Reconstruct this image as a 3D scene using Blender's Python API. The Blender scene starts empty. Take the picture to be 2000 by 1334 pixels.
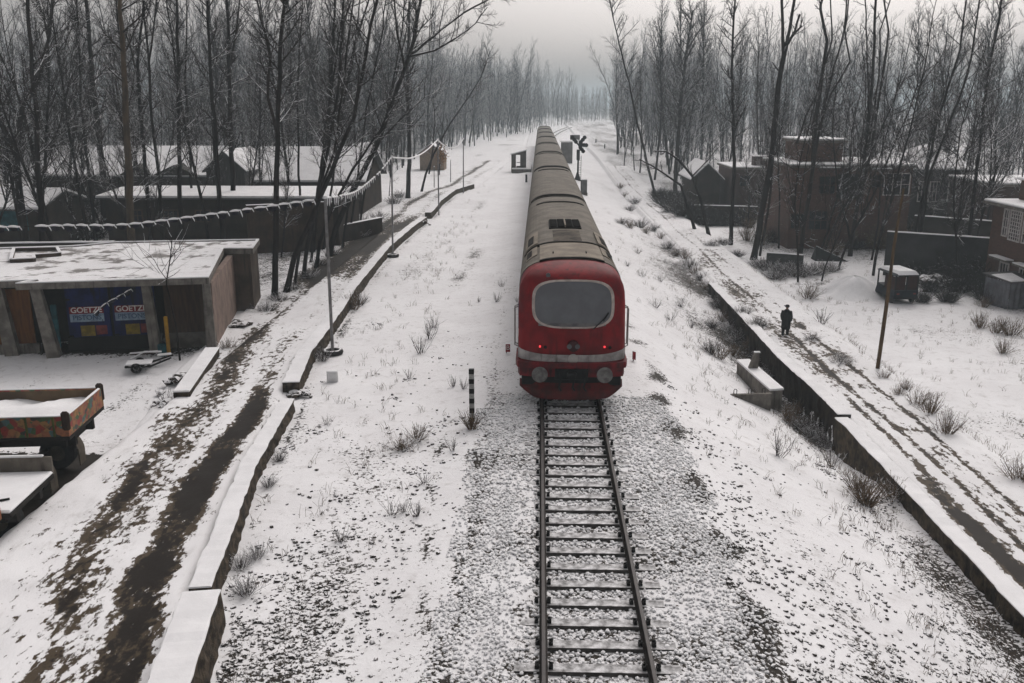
import bpy, math, random
import numpy as np
from mathutils import Vector, Matrix
R = math.radians
S = bpy.context.scene
COL = S.collection

# ------------------------------------------------------------------ camera, sky, sun, exposure
CAM_H = 8.7
FPX = 1750.0
PITCH = math.atan(462 / FPX)
YAW = math.atan(55 * math.cos(PITCH) / FPX)
cd = bpy.data.cameras.new('camera')
cd.sensor_width = 36.0
cd.lens = 36.0 * FPX / 2000
cd.clip_start = 0.1
cd.clip_end = 6000
cam = bpy.data.objects.new('camera', cd)
COL.objects.link(cam)
cam.location = (0, 0, CAM_H)
cam.rotation_euler = (math.pi / 2 - PITCH, 0, YAW)
S.camera = cam

SUN_EL, SUN_AZ = R(48), R(20)
W = bpy.data.worlds.new('World')
S.world = W
W.use_nodes = True
nt = W.node_tree
nt.nodes.clear()
wo = nt.nodes.new('ShaderNodeOutputWorld')
bg = nt.nodes.new('ShaderNodeBackground')
sky = nt.nodes.new('ShaderNodeTexSky')
sky.sky_type = 'NISHITA'
sky.sun_disc = False
sky.sun_elevation = SUN_EL
sky.sun_rotation = SUN_AZ
sky.air_density = 1.0
sky.dust_density = 6.0
sky.ozone_density = 1.0
hs = nt.nodes.new('ShaderNodeHueSaturation')
hs.inputs['Saturation'].default_value = 0.12
tint = nt.nodes.new('ShaderNodeMix')
tint.data_type = 'RGBA'
tint.blend_type = 'MULTIPLY'
tint.inputs[0].default_value = 1.0
tint.inputs[7].default_value = (1.0, 0.942, 0.928, 1)
nt.links.new(sky.outputs[0], hs.inputs['Color'])
nt.links.new(hs.outputs[0], tint.inputs[6])
nt.links.new(tint.outputs[2], bg.inputs['Color'])
bg.inputs['Strength'].default_value = 0.125
nt.links.new(bg.outputs[0], wo.inputs['Surface'])

sl = bpy.data.lights.new('sun', 'SUN')
sl.energy = 0.5
sl.angle = R(40)
sl.color = (1.0, 0.96, 0.92)
sun = bpy.data.objects.new('sun', sl)
COL.objects.link(sun)
sun.rotation_euler = Vector((math.sin(SUN_AZ) * math.cos(SUN_EL), math.cos(SUN_AZ) * math.cos(SUN_EL), math.sin(SUN_EL))).to_track_quat('Z', 'Y').to_euler()
S.view_settings.view_transform = 'Standard'
S.view_settings.look = 'None'
S.view_settings.exposure = 0.08
S.view_settings.gamma = 1.0
S.view_settings.use_curve_mapping = False
S.cycles.max_bounces = 5
S.cycles.diffuse_bounces = 2
S.cycles.glossy_bounces = 2
S.cycles.transmission_bounces = 2
S.cycles.volume_bounces = 1
S.cycles.use_denoising = True

# ------------------------------------------------------------------ pixel of the photograph -> point of the place
RM = Matrix.Rotation(YAW, 3, 'Z') @ Matrix.Rotation(math.pi / 2 - PITCH, 3, 'X')


def ray(px, py):
    return RM @ Vector(((px - 1000) / FPX, -(py - 667) / FPX, -1))


def G(px, py, z=0.0):
    d = ray(px, py)
    t = (z - CAM_H) / d.z
    return Vector((d.x * t, d.y * t, z))


def PY(px, py, Y):
    d = ray(px, py)
    t = Y / d.y
    return Vector((d.x * t, Y, CAM_H + d.z * t))


def sstep(a, b, t):
    t = np.clip((np.asarray(t, float) - a) / (b - a), 0, 1)
    return t * t * (3 - 2 * t)


def lump(x, y, f=1.0, seed=0):
    """cheap smooth noise about -1..1"""
    x = np.asarray(x, float) * f
    y = np.asarray(y, float) * f
    rs = np.random.RandomState(seed)
    o = np.zeros_like(x + y)
    for k in range(7):
        a, b, p = rs.uniform(-1, 1), rs.uniform(-1, 1), rs.uniform(0, 6.28)
        n = math.hypot(a, b) + 1e-6
        w = rs.uniform(.6, 1.9)
        o += np.sin((a / n * x + b / n * y) * w + p + 1.3 * np.sin(.7 * w * (b * x - a * y) + p * 2))
    return o / 4.0


# left wall edge (track side) from the photograph: X as a function of Y
_wf = [G(*p, .1) for p in ((584, 747), (609, 686), (641, 645), (674, 598), (697, 560), (761, 482), (808, 442), (850, 408), (862, 392), (890, 371), (926, 360))]
_wn = [G(*p, .05) for p in ((413, 1147), (448, 1056), (472, 989), (500, 912), (525, 867), (574, 780))]
_ws = [G(*p, .4) for p in ((371, 1334), (430, 1149))]
WLY = np.array([0.0] + [p.y for p in _ws + _wn + _wf] + [200.0])
WLX = np.array([_ws[0].x + .5] + [p.x for p in _ws + _wn + _wf] + [_wf[-1].x + 4])
_o = np.argsort(WLY)
WLY, WLX = WLY[_o], WLX[_o]


def XL(y):
    return np.interp(y, WLY, WLX)


XR = 10.33
TRK = 1.0


def gz(x, y):
    x = np.asarray(x, float)
    y = np.asarray(y, float)
    far = sstep(100, 185, y)
    # formation with ballast shoulders
    crib = -.03 * (1 - sstep(.80, .95, np.abs(x - 1.0))) + np.where(x < 1, .05, .025) * sstep(.95, 1.05, np.abs(x - 1.0)) * (1 - sstep(1.6, 2.0, np.abs(x - 1.0))) * (1 + .9 * lump(x, y, 2.2, 6))
    z = np.full(np.broadcast(x, y).shape, -0.21)
    left = -0.21 + crib - 0.16 * sstep(1.5, 3.2, -x)
    z = np.where(x < 1, left, z)
    zb = -2.35 - 0.75 * sstep(24, 30, y) * (1 - sstep(42, 56, y))
    slope = -0.21 + crib - 0.2 * sstep(3.3, 4.3, x) + (zb + .41) * np.clip((x - 4.0) / 6.0, 0, 1) * (1 - far * .75)
    z = np.where(x > 1, slope, z)
    # right road and field behind the wall
    rz = -2.05 * (1 - far * .8)
    fz = -2.6 * (1 - far * .8)
    rr = rz + (fz - rz) * sstep(14.3, 15.6, x)
    z = np.where(x > 10.6, rr, z)
    # left road, verge and yard
    u = XL(y) - .3 - x
    lz = -0.37 + .15 * sstep(0, .1, u)
    yard = sstep(11.3, 11.8, -x) * (1 - sstep(60, 75, y))
    z = np.where(u > 0, lz - yard * (.75 - .35 * sstep(27, 33, y)), z)
    # undulation, not under tracks and roads
    calm = sstep(3.4, 5.5, np.abs(x - 1.2))
    onroad = ((u > -.1) & (u < 5.2)) | ((x > 10.2) & (x < 14.4))
    z = z + np.where(onroad, 0, calm) * (lump(x, y, .55, 3) * .05 + lump(x, y, 1.7, 5) * .025)
    z = z + 1.6 * sstep(185, 420, y)
    return z


def gzf(x, y):
    return float(gz(np.array([x]), np.array([y]))[0])


def GG(px, py):
    """ground point under a pixel"""
    z = -.5
    for i in range(25):
        p = G(px, py, z)
        z = .5 * z + .5 * gzf(p.x, p.y)
    p = G(px, py, z)
    return Vector((p.x, p.y, gzf(p.x, p.y)))


# ------------------------------------------------------------------ materials
def _n(t, kind, **kw):
    n = t.nodes.new(kind)
    for k, v in kw.items():
        setattr(n, k, v)
    return n


def _math(t, op, a, b=None, clamp=False):
    n = t.nodes.new('ShaderNodeMath')
    n.operation = op
    n.use_clamp = clamp
    for i, v in enumerate((a, b)):
        if v is None:
            continue
        if hasattr(v, 'links'):
            t.links.new(v, n.inputs[i])
        else:
            n.inputs[i].default_value = v
    return n.outputs[0]


def _mix(t, fac, a, b):
    n = t.nodes.new('ShaderNodeMix')
    n.data_type = 'RGBA'
    for sock, v in ((0, fac), (6, a), (7, b)):
        if hasattr(v, 'links'):
            t.links.new(v, n.inputs[sock])
        elif sock:
            n.inputs[sock].default_value = (*v, 1)
        else:
            n.inputs[0].default_value = v
    return n.outputs[2]


def _noise(t, vec, scale, detail=4, rough=.6):
    n = t.nodes.new('ShaderNodeTexNoise')
    n.inputs['Scale'].default_value = scale
    n.inputs['Detail'].default_value = detail
    n.inputs['Roughness'].default_value = rough
    if vec is not None:
        t.links.new(vec, n.inputs['Vector'])
    return n.outputs[0]


def _ramp(t, v, lo, hi):
    n = t.nodes.new('ShaderNodeMapRange')
    n.interpolation_type = 'SMOOTHSTEP'
    t.links.new(v, n.inputs[0])
    n.inputs[1].default_value = lo
    n.inputs[2].default_value = hi
    return n.outputs[0]


SNOW = (.76, .765, .775)
SNOW2 = (.60, .60, .61)


def mat(name, c1, c2=None, scale=4.0, rough=.85, snow=None, bump=0.0, stretch=None, metal=0.0, spec=.12, streak=None, soft=.12):
    """two-tone weathered surface; snow = up-facing threshold above which loose snow lies on it"""
    m = bpy.data.materials.new(name)
    m.use_nodes = True
    t = m.node_tree
    b = t.nodes['Principled BSDF']
    b.inputs['Roughness'].default_value = rough
    b.inputs['Metallic'].default_value = metal
    b.inputs['Specular IOR Level'].default_value = spec
    tc = t.nodes.new('ShaderNodeTexCoord')
    vec = tc.outputs['Object']
    if stretch:
        mp = t.nodes.new('ShaderNodeMapping')
        mp.inputs['Scale'].default_value = stretch
        t.links.new(vec, mp.inputs['Vector'])
        vec = mp.outputs[0]
    nz = _noise(t, vec, scale, 6)
    c2 = c2 or tuple(c * .65 for c in c1)
    col = _mix(t, _ramp(t, nz, .34, .66), c1, c2)
    if streak:
        mp = t.nodes.new('ShaderNodeMapping')
        mp.inputs['Scale'].default_value = (5, 5, .5)
        t.links.new(tc.outputs['Object'], mp.inputs['Vector'])
        st = _noise(t, mp.outputs[0], 1.2, 5)
        col = _mix(t, _ramp(t, st, .5, .72), col, streak)
    if snow is not None:
        ge = t.nodes.new('ShaderNodeNewGeometry')
        sp = t.nodes.new('ShaderNodeSeparateXYZ')
        t.links.new(ge.outputs['Normal'], sp.inputs[0])
        nn = _noise(t, tc.outputs['Object'], 7.0, 4)
        v = _math(t, 'ADD', sp.outputs[2], _math(t, 'MULTIPLY', _math(t, 'SUBTRACT', nn, .5), .9))
        col = _mix(t, _ramp(t, v, snow - soft, snow + soft), col, SNOW)
    t.links.new(col, b.inputs['Base Color'])
    if bump:
        bp = t.nodes.new('ShaderNodeBump')
        bp.inputs['Strength'].default_value = bump
        bp.inputs['Distance'].default_value = .03
        t.links.new(_noise(t, vec, scale * 5, 5), bp.inputs['Height'])
        t.links.new(bp.outputs[0], b.inputs['Normal'])
    return m


def ground_mat(name, dirt1, dirt2, stretch=(1, 1, 1), fine=11.0, gain=.75, wet=(.3, .6)):
    m = bpy.data.materials.new(name)
    m.use_nodes = True
    t = m.node_tree
    b = t.nodes['Principled BSDF']
    b.inputs['Specular IOR Level'].default_value = .10
    tc = t.nodes.new('ShaderNodeTexCoord')
    mp = t.nodes.new('ShaderNodeMapping')
    mp.inputs['Scale'].default_value = stretch
    t.links.new(tc.outputs['Object'], mp.inputs['Vector'])
    vec = mp.outputs[0]
    at = t.nodes.new('ShaderNodeAttribute')
    at.attribute_name = 'bare'
    n1 = _noise(t, vec, fine, 5, .65)
    n2 = _noise(t, vec, fine * .22, 4, .6)
    vo = t.nodes.new('ShaderNodeTexVoronoi')
    vo.inputs['Scale'].default_value = fine * .95
    t.links.new(vec, vo.inputs['Vector'])
    v = _math(t, 'ADD', at.outputs['Fac'], _math(t, 'MULTIPLY', _math(t, 'SUBTRACT', n1, .5), gain * 1.5))
    v = _math(t, 'ADD', v, _math(t, 'MULTIPLY', _math(t, 'SUBTRACT', n2, .5), gain * .8))
    v = _math(t, 'ADD', v, _math(t, 'MULTIPLY', _math(t, 'SUBTRACT', vo.outputs[0], .42), gain * .5))
    n3 = _noise(t, vec, fine * 3.1, 3, .6)
    v = _math(t, 'ADD', v, _math(t, 'MULTIPLY', _math(t, 'SUBTRACT', n3, .5), gain * .7))
    mask = _ramp(t, v, .45, .57)
    big = _noise(t, tc.outputs['Object'], .35, 4)
    thin = _noise(t, vec, 2.6, 6, .7)
    snow = _mix(t, _ramp(t, big, .35, .7), SNOW, (.70, .70, .71))
    snow = _mix(t, _math(t, 'MULTIPLY', _ramp(t, thin, .5, .8), .8), snow, (.44, .43, .42))
    dirt = _mix(t, _ramp(t, _math(t, 'ADD', _math(t, 'ADD', at.outputs['Fac'], _math(t, 'MULTIPLY', _math(t, 'SUBTRACT', n2, .5), .8)), _math(t, 'MULTIPLY', _math(t, 'SUBTRACT', n1, .5), 1.1)), wet[0], wet[1]), dirt2, dirt1)
    t.links.new(_mix(t, mask, snow, dirt), b.inputs['Base Color'])
    rr = t.nodes.new('ShaderNodeMapRange')
    t.links.new(mask, rr.inputs[0])
    rr.inputs[3].default_value = .75
    rr.inputs[4].default_value = .62
    t.links.new(rr.outputs[0], b.inputs['Roughness'])
    bp = t.nodes.new('ShaderNodeBump')
    bp.inputs['Strength'].default_value = .55
    bp.inputs['Distance'].default_value = .05
    h = _math(t, 'SUBTRACT', _math(t, 'MULTIPLY', thin, .7), _math(t, 'MULTIPLY', mask, .8))
    t.links.new(h, bp.inputs['Height'])
    t.links.new(bp.outputs[0], b.inputs['Normal'])
    return m


def brick_mat(name, c1, c2, mortar, scale=1.0):
    m = bpy.data.materials.new(name)
    m.use_nodes = True
    t = m.node_tree
    b = t.nodes['Principled BSDF']
    b.inputs['Roughness'].default_value = .9
    tc = t.nodes.new('ShaderNodeTexCoord')
    sp = t.nodes.new('ShaderNodeSeparateXYZ')
    t.links.new(tc.outputs['Object'], sp.inputs[0])
    cb = t.nodes.new('ShaderNodeCombineXYZ')
    t.links.new(_math(t, 'ADD', sp.outputs[0], sp.outputs[1]), cb.inputs[0])
    t.links.new(sp.outputs[2], cb.inputs[1])
    br = t.nodes.new('ShaderNodeTexBrick')
    br.inputs['Scale'].default_value = scale
    br.inputs['Brick Width'].default_value = .24
    br.inputs['Row Height'].default_value = .085
    br.inputs['Mortar Size'].default_value = .008
    br.inputs['Color1'].default_value = (*c1, 1)
    br.inputs['Color2'].default_value = (*c2, 1)
    br.inputs['Mortar'].default_value = (*mortar, 1)
    t.links.new(cb.outputs[0], br.inputs['Vector'])
    nz = _noise(t, tc.outputs['Object'], .9, 6)
    col = _mix(t, _math(t, 'MULTIPLY', _ramp(t, nz, .4, .75), .6), br.outputs[0], tuple(c * .45 for c in c1))
    t.links.new(col, b.inputs['Base Color'])
    return m


def emit_mat(name, c, s):
    m = bpy.data.materials.new(name)
    m.use_nodes = True
    b = m.node_tree.nodes['Principled BSDF']
    b.inputs['Base Color'].default_value = (*c, 1)
    b.inputs['Emission Color'].default_value = (*c, 1)
    b.inputs['Emission Strength'].default_value = s
    return m


def glass_mat(name, c, rough=.12):
    m = bpy.data.materials.new(name)
    m.use_nodes = True
    t = m.node_tree
    b = t.nodes['Principled BSDF']
    tc = t.nodes.new('ShaderNodeTexCoord')
    nz = _noise(t, tc.outputs['Object'], 2.2, 5)
    t.links.new(_mix(t, _ramp(t, nz, .35, .7), c, tuple(k * 1.25 for k in c)), b.inputs['Base Color'])
    b.inputs['Roughness'].default_value = rough
    b.inputs['Specular IOR Level'].default_value = .5
    return m


m_ground = ground_mat('snowy_ground', (.020, .016, .012), (.046, .035, .025))
m_road = ground_mat('muddy_road', (.012, .0088, .0065), (.062, .046, .029), stretch=(1, .5, 1), fine=7.0, gain=.74, wet=(.58, .74))
m_stone = mat('ballast_stone', (.05, .047, .045), (.022, .02, .02), scale=9, snow=-.4, soft=.25)
m_bark = mat('bark', (.026, .021, .019), (.012, .010, .010), scale=5, stretch=(1, 1, .25), rough=.95, snow=.84, soft=.1, spec=.05)
m_bark2 = mat('bark_pale', (.085, .065, .045), (.045, .036, .028), scale=5, stretch=(1, 1, .25), rough=.95, snow=.9, spec=.1)
m_twig = mat('twig', (.034, .027, .025), (.018, .015, .014), scale=3, rough=.95, snow=.58, soft=.2, spec=.05)
m_mist_twig = mat('frosted_twig', (.050, .053, .058), (.032, .035, .039), scale=3, rough=.95, snow=.25, soft=.3, spec=.05)  # bluish, heavily whitened twigs: distance mist painted into the colour
m_weed = mat('dry_stem', (.16, .115, .075), (.065, .046, .033), scale=3, rough=.95, snow=.72, soft=.15, spec=.1)
m_weed2 = mat('dark_stem', (.045, .030, .026), (.020, .015, .013), scale=3, rough=.95, snow=.5, soft=.15, spec=.1)
m_snow = mat('snow', SNOW, (.68, .685, .695), scale=1.5, rough=.75, bump=.25, spec=.25)
m_conc = mat('concrete', (.20, .185, .165), (.10, .092, .08), scale=2.2, bump=.3, streak=(.05, .045, .04))
m_wallst = mat('rubble_stone', (.085, .066, .045), (.022, .018, .014), scale=4.2, bump=1.0, streak=(.015, .012, .01))
m_darkwall = mat('dark_masonry', (.035, .026, .02), (.012, .0095, .008), scale=2.5, bump=.8)
m_steel = mat('rail_steel', (.020, .014, .012), (.010, .008, .007), scale=6, rough=.7)
m_railtop = mat('rail_head', (.035, .028, .026), (.02, .016, .015), scale=4, rough=.5, spec=.3)
m_sleeper = mat('sleeper_concrete', (.085, .08, .076), (.04, .037, .034), scale=5, snow=1.0, soft=.3)
m_dark_stem = mat('hedge_stem', (.016, .013, .012), (.03, .023, .02), scale=3, rough=.95, snow=.84, soft=.15, spec=.05)
m_black = mat('black_iron', (.014, .013, .013), (.008, .008, .008), scale=5, rough=.6)

# ------------------------------------------------------------------ mesh building
class MB:
    """collects shapes and links them as ONE mesh object"""

    def __init__(self):
        self.v = []
        self.f = {3: [], 4: []}
        self.m = {3: [], 4: []}
        self.ng = []
        self.n = 0

    def add(self, verts, faces, mi=0):
        verts = np.asarray(verts, float).reshape(-1, 3)
        o = self.n
        self.v.append(verts)
        self.n += len(verts)
        for f in faces:
            if len(f) in (3, 4):
                self.f[len(f)].append(np.asarray([[i + o for i in f]]))
                self.m[len(f)].append(np.array([mi]))
            else:
                self.ng.append(([i + o for i in f], mi))
        return self

    def bulk(self, verts, faces, mi=0):
        faces = np.asarray(faces)
        self.v.append(np.asarray(verts, float))
        self.f[faces.shape[1]].append(faces + self.n)
        self.m[faces.shape[1]].append(np.full(len(faces), mi))
        self.n += len(verts)
        return self

    def hexa(self, b, t, mi=0):
        """4 bottom + 4 top corners, counter-clockwise from above"""
        return self.add([*b, *t], [(3, 2, 1, 0), (4, 5, 6, 7), (0, 1, 5, 4), (1, 2, 6, 5), (2, 3, 7, 6), (3, 0, 4, 7)], mi)

    def box(self, c, s, rz=0.0, mi=0, M=None, bev=0.0):
        hx, hy, hz = s[0] / 2, s[1] / 2, s[2] / 2
        if bev > 0:
            b = min(bev, hx * .9, hy * .9, hz * .9)
            P = []
            lv = [(-hz, b), (-hz + b, 0), (hz - b, 0), (hz, b)]
            for z, i in lv:
                x, y = hx - i, hy - i
                P.append([(-x, -y + (b - i), z), (-x + (b - i), -y, z), (x - (b - i), -y, z), (x, -y + (b - i), z), (x, y - (b - i), z), (x - (b - i), y, z), (-x + (b - i), y, z), (-x, y - (b - i), z)])
            vs = [p for r in P for p in r]
            fs = [tuple(range(7, -1, -1)), tuple(range(24, 32))]
            for k in range(3):
                for j in range(8):
                    a, d = k * 8 + j, k * 8 + (j + 1) % 8
                    fs.append((a, d, d + 8, a + 8))
        else:
            vs = [(-hx, -hy, -hz), (hx, -hy, -hz), (hx, hy, -hz), (-hx, hy, -hz), (-hx, -hy, hz), (hx, -hy, hz), (hx, hy, hz), (-hx, hy, hz)]
            fs = [(3, 2, 1, 0), (4, 5, 6, 7), (0, 1, 5, 4), (1, 2, 6, 5), (2, 3, 7, 6), (3, 0, 4, 7)]
        T = Matrix.Translation(Vector(c)) @ Matrix.Rotation(rz, 4, 'Z')
        if M is not None:
            T = M @ T
        return self.add([T @ Vector(p) for p in vs], fs, mi)

    def prism(self, poly, z0, z1, mi=0, top=None):
        """polygon (counter-clockwise) from z0 to z1; z1 may be a list"""
        n = len(poly)
        zt = z1 if hasattr(z1, '__len__') else [z1] * n
        zb = z0 if hasattr(z0, '__len__') else [z0] * n
        vs = [(p[0], p[1], zb[i]) for i, p in enumerate(poly)] + [(p[0], p[1], zt[i]) for i, p in enumerate(poly)]
        self.add(vs, [tuple(range(n - 1, -1, -1))] + [(i, (i + 1) % n, n + (i + 1) % n, n + i) for i in range(n)], mi)
        self.add(vs[n:], [tuple(range(n))], mi if top is None else top)
        return self

    def segs(self, p0, p1, r0, r1, k=5, mi=0):
        """many tapered tubes at once"""
        p0, p1 = np.asarray(p0, float), np.asarray(p1, float)
        r0, r1 = np.asarray(r0, float), np.asarray(r1, float)
        if len(p0) == 0:
            return self
        d = p1 - p0
        d /= np.maximum(np.linalg.norm(d, axis=1), 1e-9)[:, None]
        ref = np.tile(np.array([[.91, .41, .05]]), (len(d), 1))
        bad = np.abs((d * ref).sum(1)) > .93
        ref[bad] = (0, .2, .98)
        a = np.cross(d, ref)
        a /= np.linalg.norm(a, axis=1)[:, None]
        b = np.cross(d, a)
        th = np.arange(k) * 2 * math.pi / k
        c, s = np.cos(th), np.sin(th)
        ring = a[:, None, :] * c[None, :, None] + b[:, None, :] * s[None, :, None]
        V = np.concatenate([p0[:, None, :] + ring * r0[:, None, None], p1[:, None, :] + ring * r1[:, None, None]], 1).reshape(-1, 3)
        j = np.arange(k)
        f = np.stack([j, (j + 1) % k, (j + 1) % k + k, j + k], 1)
        F = (f[None] + (np.arange(len(d)) * 2 * k)[:, None, None]).reshape(-1, 4)
        return self.bulk(V, F, mi)

    def tube(self, pts, r, k=8, mi=0, cap=True):
        pts = [Vector(p) for p in pts]
        rs = r if hasattr(r, '__len__') else [r] * len(pts)
        rings = []
        for i, p in enumerate(pts):
            d = (pts[min(i + 1, len(pts) - 1)] - pts[max(i - 1, 0)]).normalized()
            ref = Vector((.91, .41, .05)) if abs(d.dot(Vector((.91, .41, .05)))) < .93 else Vector((0, .2, .98))
            a = d.cross(ref).normalized()
            b = d.cross(a)
            rings.append([p + (a * math.cos(q * 2 * math.pi / k) + b * math.sin(q * 2 * math.pi / k)) * rs[i] for q in range(k)])
        vs = [q for g in rings for q in g]
        fs = [(i * k + j, i * k + (j + 1) % k, (i + 1) * k + (j + 1) % k, (i + 1) * k + j) for i in range(len(pts) - 1) for j in range(k)]
        if cap:
            fs += [tuple(range(k - 1, -1, -1)), tuple(range((len(pts) - 1) * k, len(pts) * k))]
        return self.add(vs, fs, mi)

    def cyl(self, c, r, h, axis='Z', k=16, mi=0, r2=None):
        c = Vector(c)
        d = {'X': Vector((1, 0, 0)), 'Y': Vector((0, 1, 0)), 'Z': Vector((0, 0, 1))}[axis] * (h / 2)
        return self.tube([c - d, c + d], [r, r if r2 is None else r2], k, mi)

    def grid(self, pts, mi=0):
        """pts[i][j] lattice"""
        nu, nv = len(pts), len(pts[0])
        V = [p for row in pts for p in row]
        F = [(i * nv + j, (i + 1) * nv + j, (i + 1) * nv + j + 1, i * nv + j + 1) for i in range(nu - 1) for j in range(nv - 1)]
        return self.add(V, F, mi)

    def build(self, name, mats, parent=None, smooth=False, sub=None, attr=None):
        """sub: world offset taken off the vertices (the thing's base)"""
        me = bpy.data.meshes.new(name)
        V = np.concatenate(self.v) if self.v else np.zeros((0, 3))
        if sub is not None:
            V = V - np.array(sub)[None]
        loops, starts, mids = [], [], []
        st = 0
        for k in (3, 4):
            if self.f[k]:
                F = np.concatenate(self.f[k])
                loops.append(F.ravel())
                starts.append(st + np.arange(len(F)) * k)
                mids.append(np.concatenate(self.m[k]))
                st += F.size
        for f, mi in self.ng:
            loops.append(np.array(f))
            starts.append(np.array([st]))
            mids.append(np.array([mi]))
            st += len(f)
        L = np.concatenate(loops).astype(np.int32)
        ST = np.concatenate(starts).astype(np.int32)
        me.vertices.add(len(V))
        me.vertices.foreach_set('co', V.astype(np.float32).ravel())
        me.loops.add(len(L))
        me.loops.foreach_set('vertex_index', L)
        me.polygons.add(len(ST))
        me.polygons.foreach_set('loop_start', ST)
        me.polygons.foreach_set('material_index', np.concatenate(mids).astype(np.int32))
        me.polygons.foreach_set('use_smooth', np.full(len(ST), bool(smooth)))
        for m in (mats if isinstance(mats, (list, tuple)) else [mats]):
            me.materials.append(m)
        if attr is not None:
            a = me.attributes.new('bare', 'FLOAT', 'POINT')
            a.data.foreach_set('value', np.asarray(attr, np.float32))
        me.update(calc_edges=True)
        o = bpy.data.objects.new(name, me)
        COL.objects.link(o)
        if parent is not None:
            o.parent = parent
        return o


def tag(o, label=None, cat=None, group=None, kind=None):
    if label:
        o['label'] = label
    if cat:
        o['category'] = cat
    if group:
        o['group'] = group
    if kind:
        o['kind'] = kind
    return o


def thing(name, label, cat, loc=(0, 0, 0), rz=0.0, group=None):
    o = bpy.data.objects.new(name, None)
    o.empty_display_size = .3
    COL.objects.link(o)
    o.location = loc
    o.rotation_euler = (0, 0, rz)
    return tag(o, label, cat, group)


def copy_thing(o, loc, rz=0.0, sc=None, label=None, group=None):
    c = o.copy()
    COL.objects.link(c)
    c.location = loc
    c.rotation_euler = (0, 0, rz)
    if sc is not None:
        c.scale = sc if hasattr(sc, '__len__') else (sc, sc, sc)
    if label:
        c['label'] = label
    if group:
        c['group'] = group
    for ch in list(o.children):
        d = ch.copy()
        COL.objects.link(d)
        d.parent = c
        for g in list(ch.children):
            e = g.copy()
            COL.objects.link(e)
            e.parent = d
    return c


def text_obj(body, size, mtl, parent, M, name='lettering', depth=.006, bold=0.0, sx=1.0):
    cu = bpy.data.curves.new(name, 'FONT')
    cu.body = body
    cu.size = size
    cu.extrude = depth
    cu.offset = bold
    cu.align_x = 'CENTER'
    cu.align_y = 'CENTER'
    t = bpy.data.objects.new(name, cu)
    COL.objects.link(t)
    dg = bpy.context.evaluated_depsgraph_get()
    me = bpy.data.meshes.new_from_object(t.evaluated_get(dg))
    bpy.data.objects.remove(t)
    me.transform(Matrix.Diagonal((sx, 1, 1, 1)))
    me.transform(M)
    me.materials.clear()
    me.materials.append(mtl)
    o = bpy.data.objects.new(name, me)
    COL.objects.link(o)
    o.parent = parent
    return o


# ------------------------------------------------------------------ the ground
def axis(lo, hi, a, b, step, growth=1.16):
    c = list(np.arange(a, b + 1e-6, step))
    s, x = step, b
    while x < hi:
        s = min(s * growth, 90)
        x += s
        c.append(min(x, hi))
    s, x = step, a
    out = []
    while x > lo:
        s = min(s * growth, 90)
        x -= s
        out.append(max(x, lo))
    return np.array(out[::-1] + c)


def blob(x, y, cx, cy, rx, ry):
    return np.exp(-(((x - cx) / rx) ** 2 + ((y - cy) / ry) ** 2))


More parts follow.
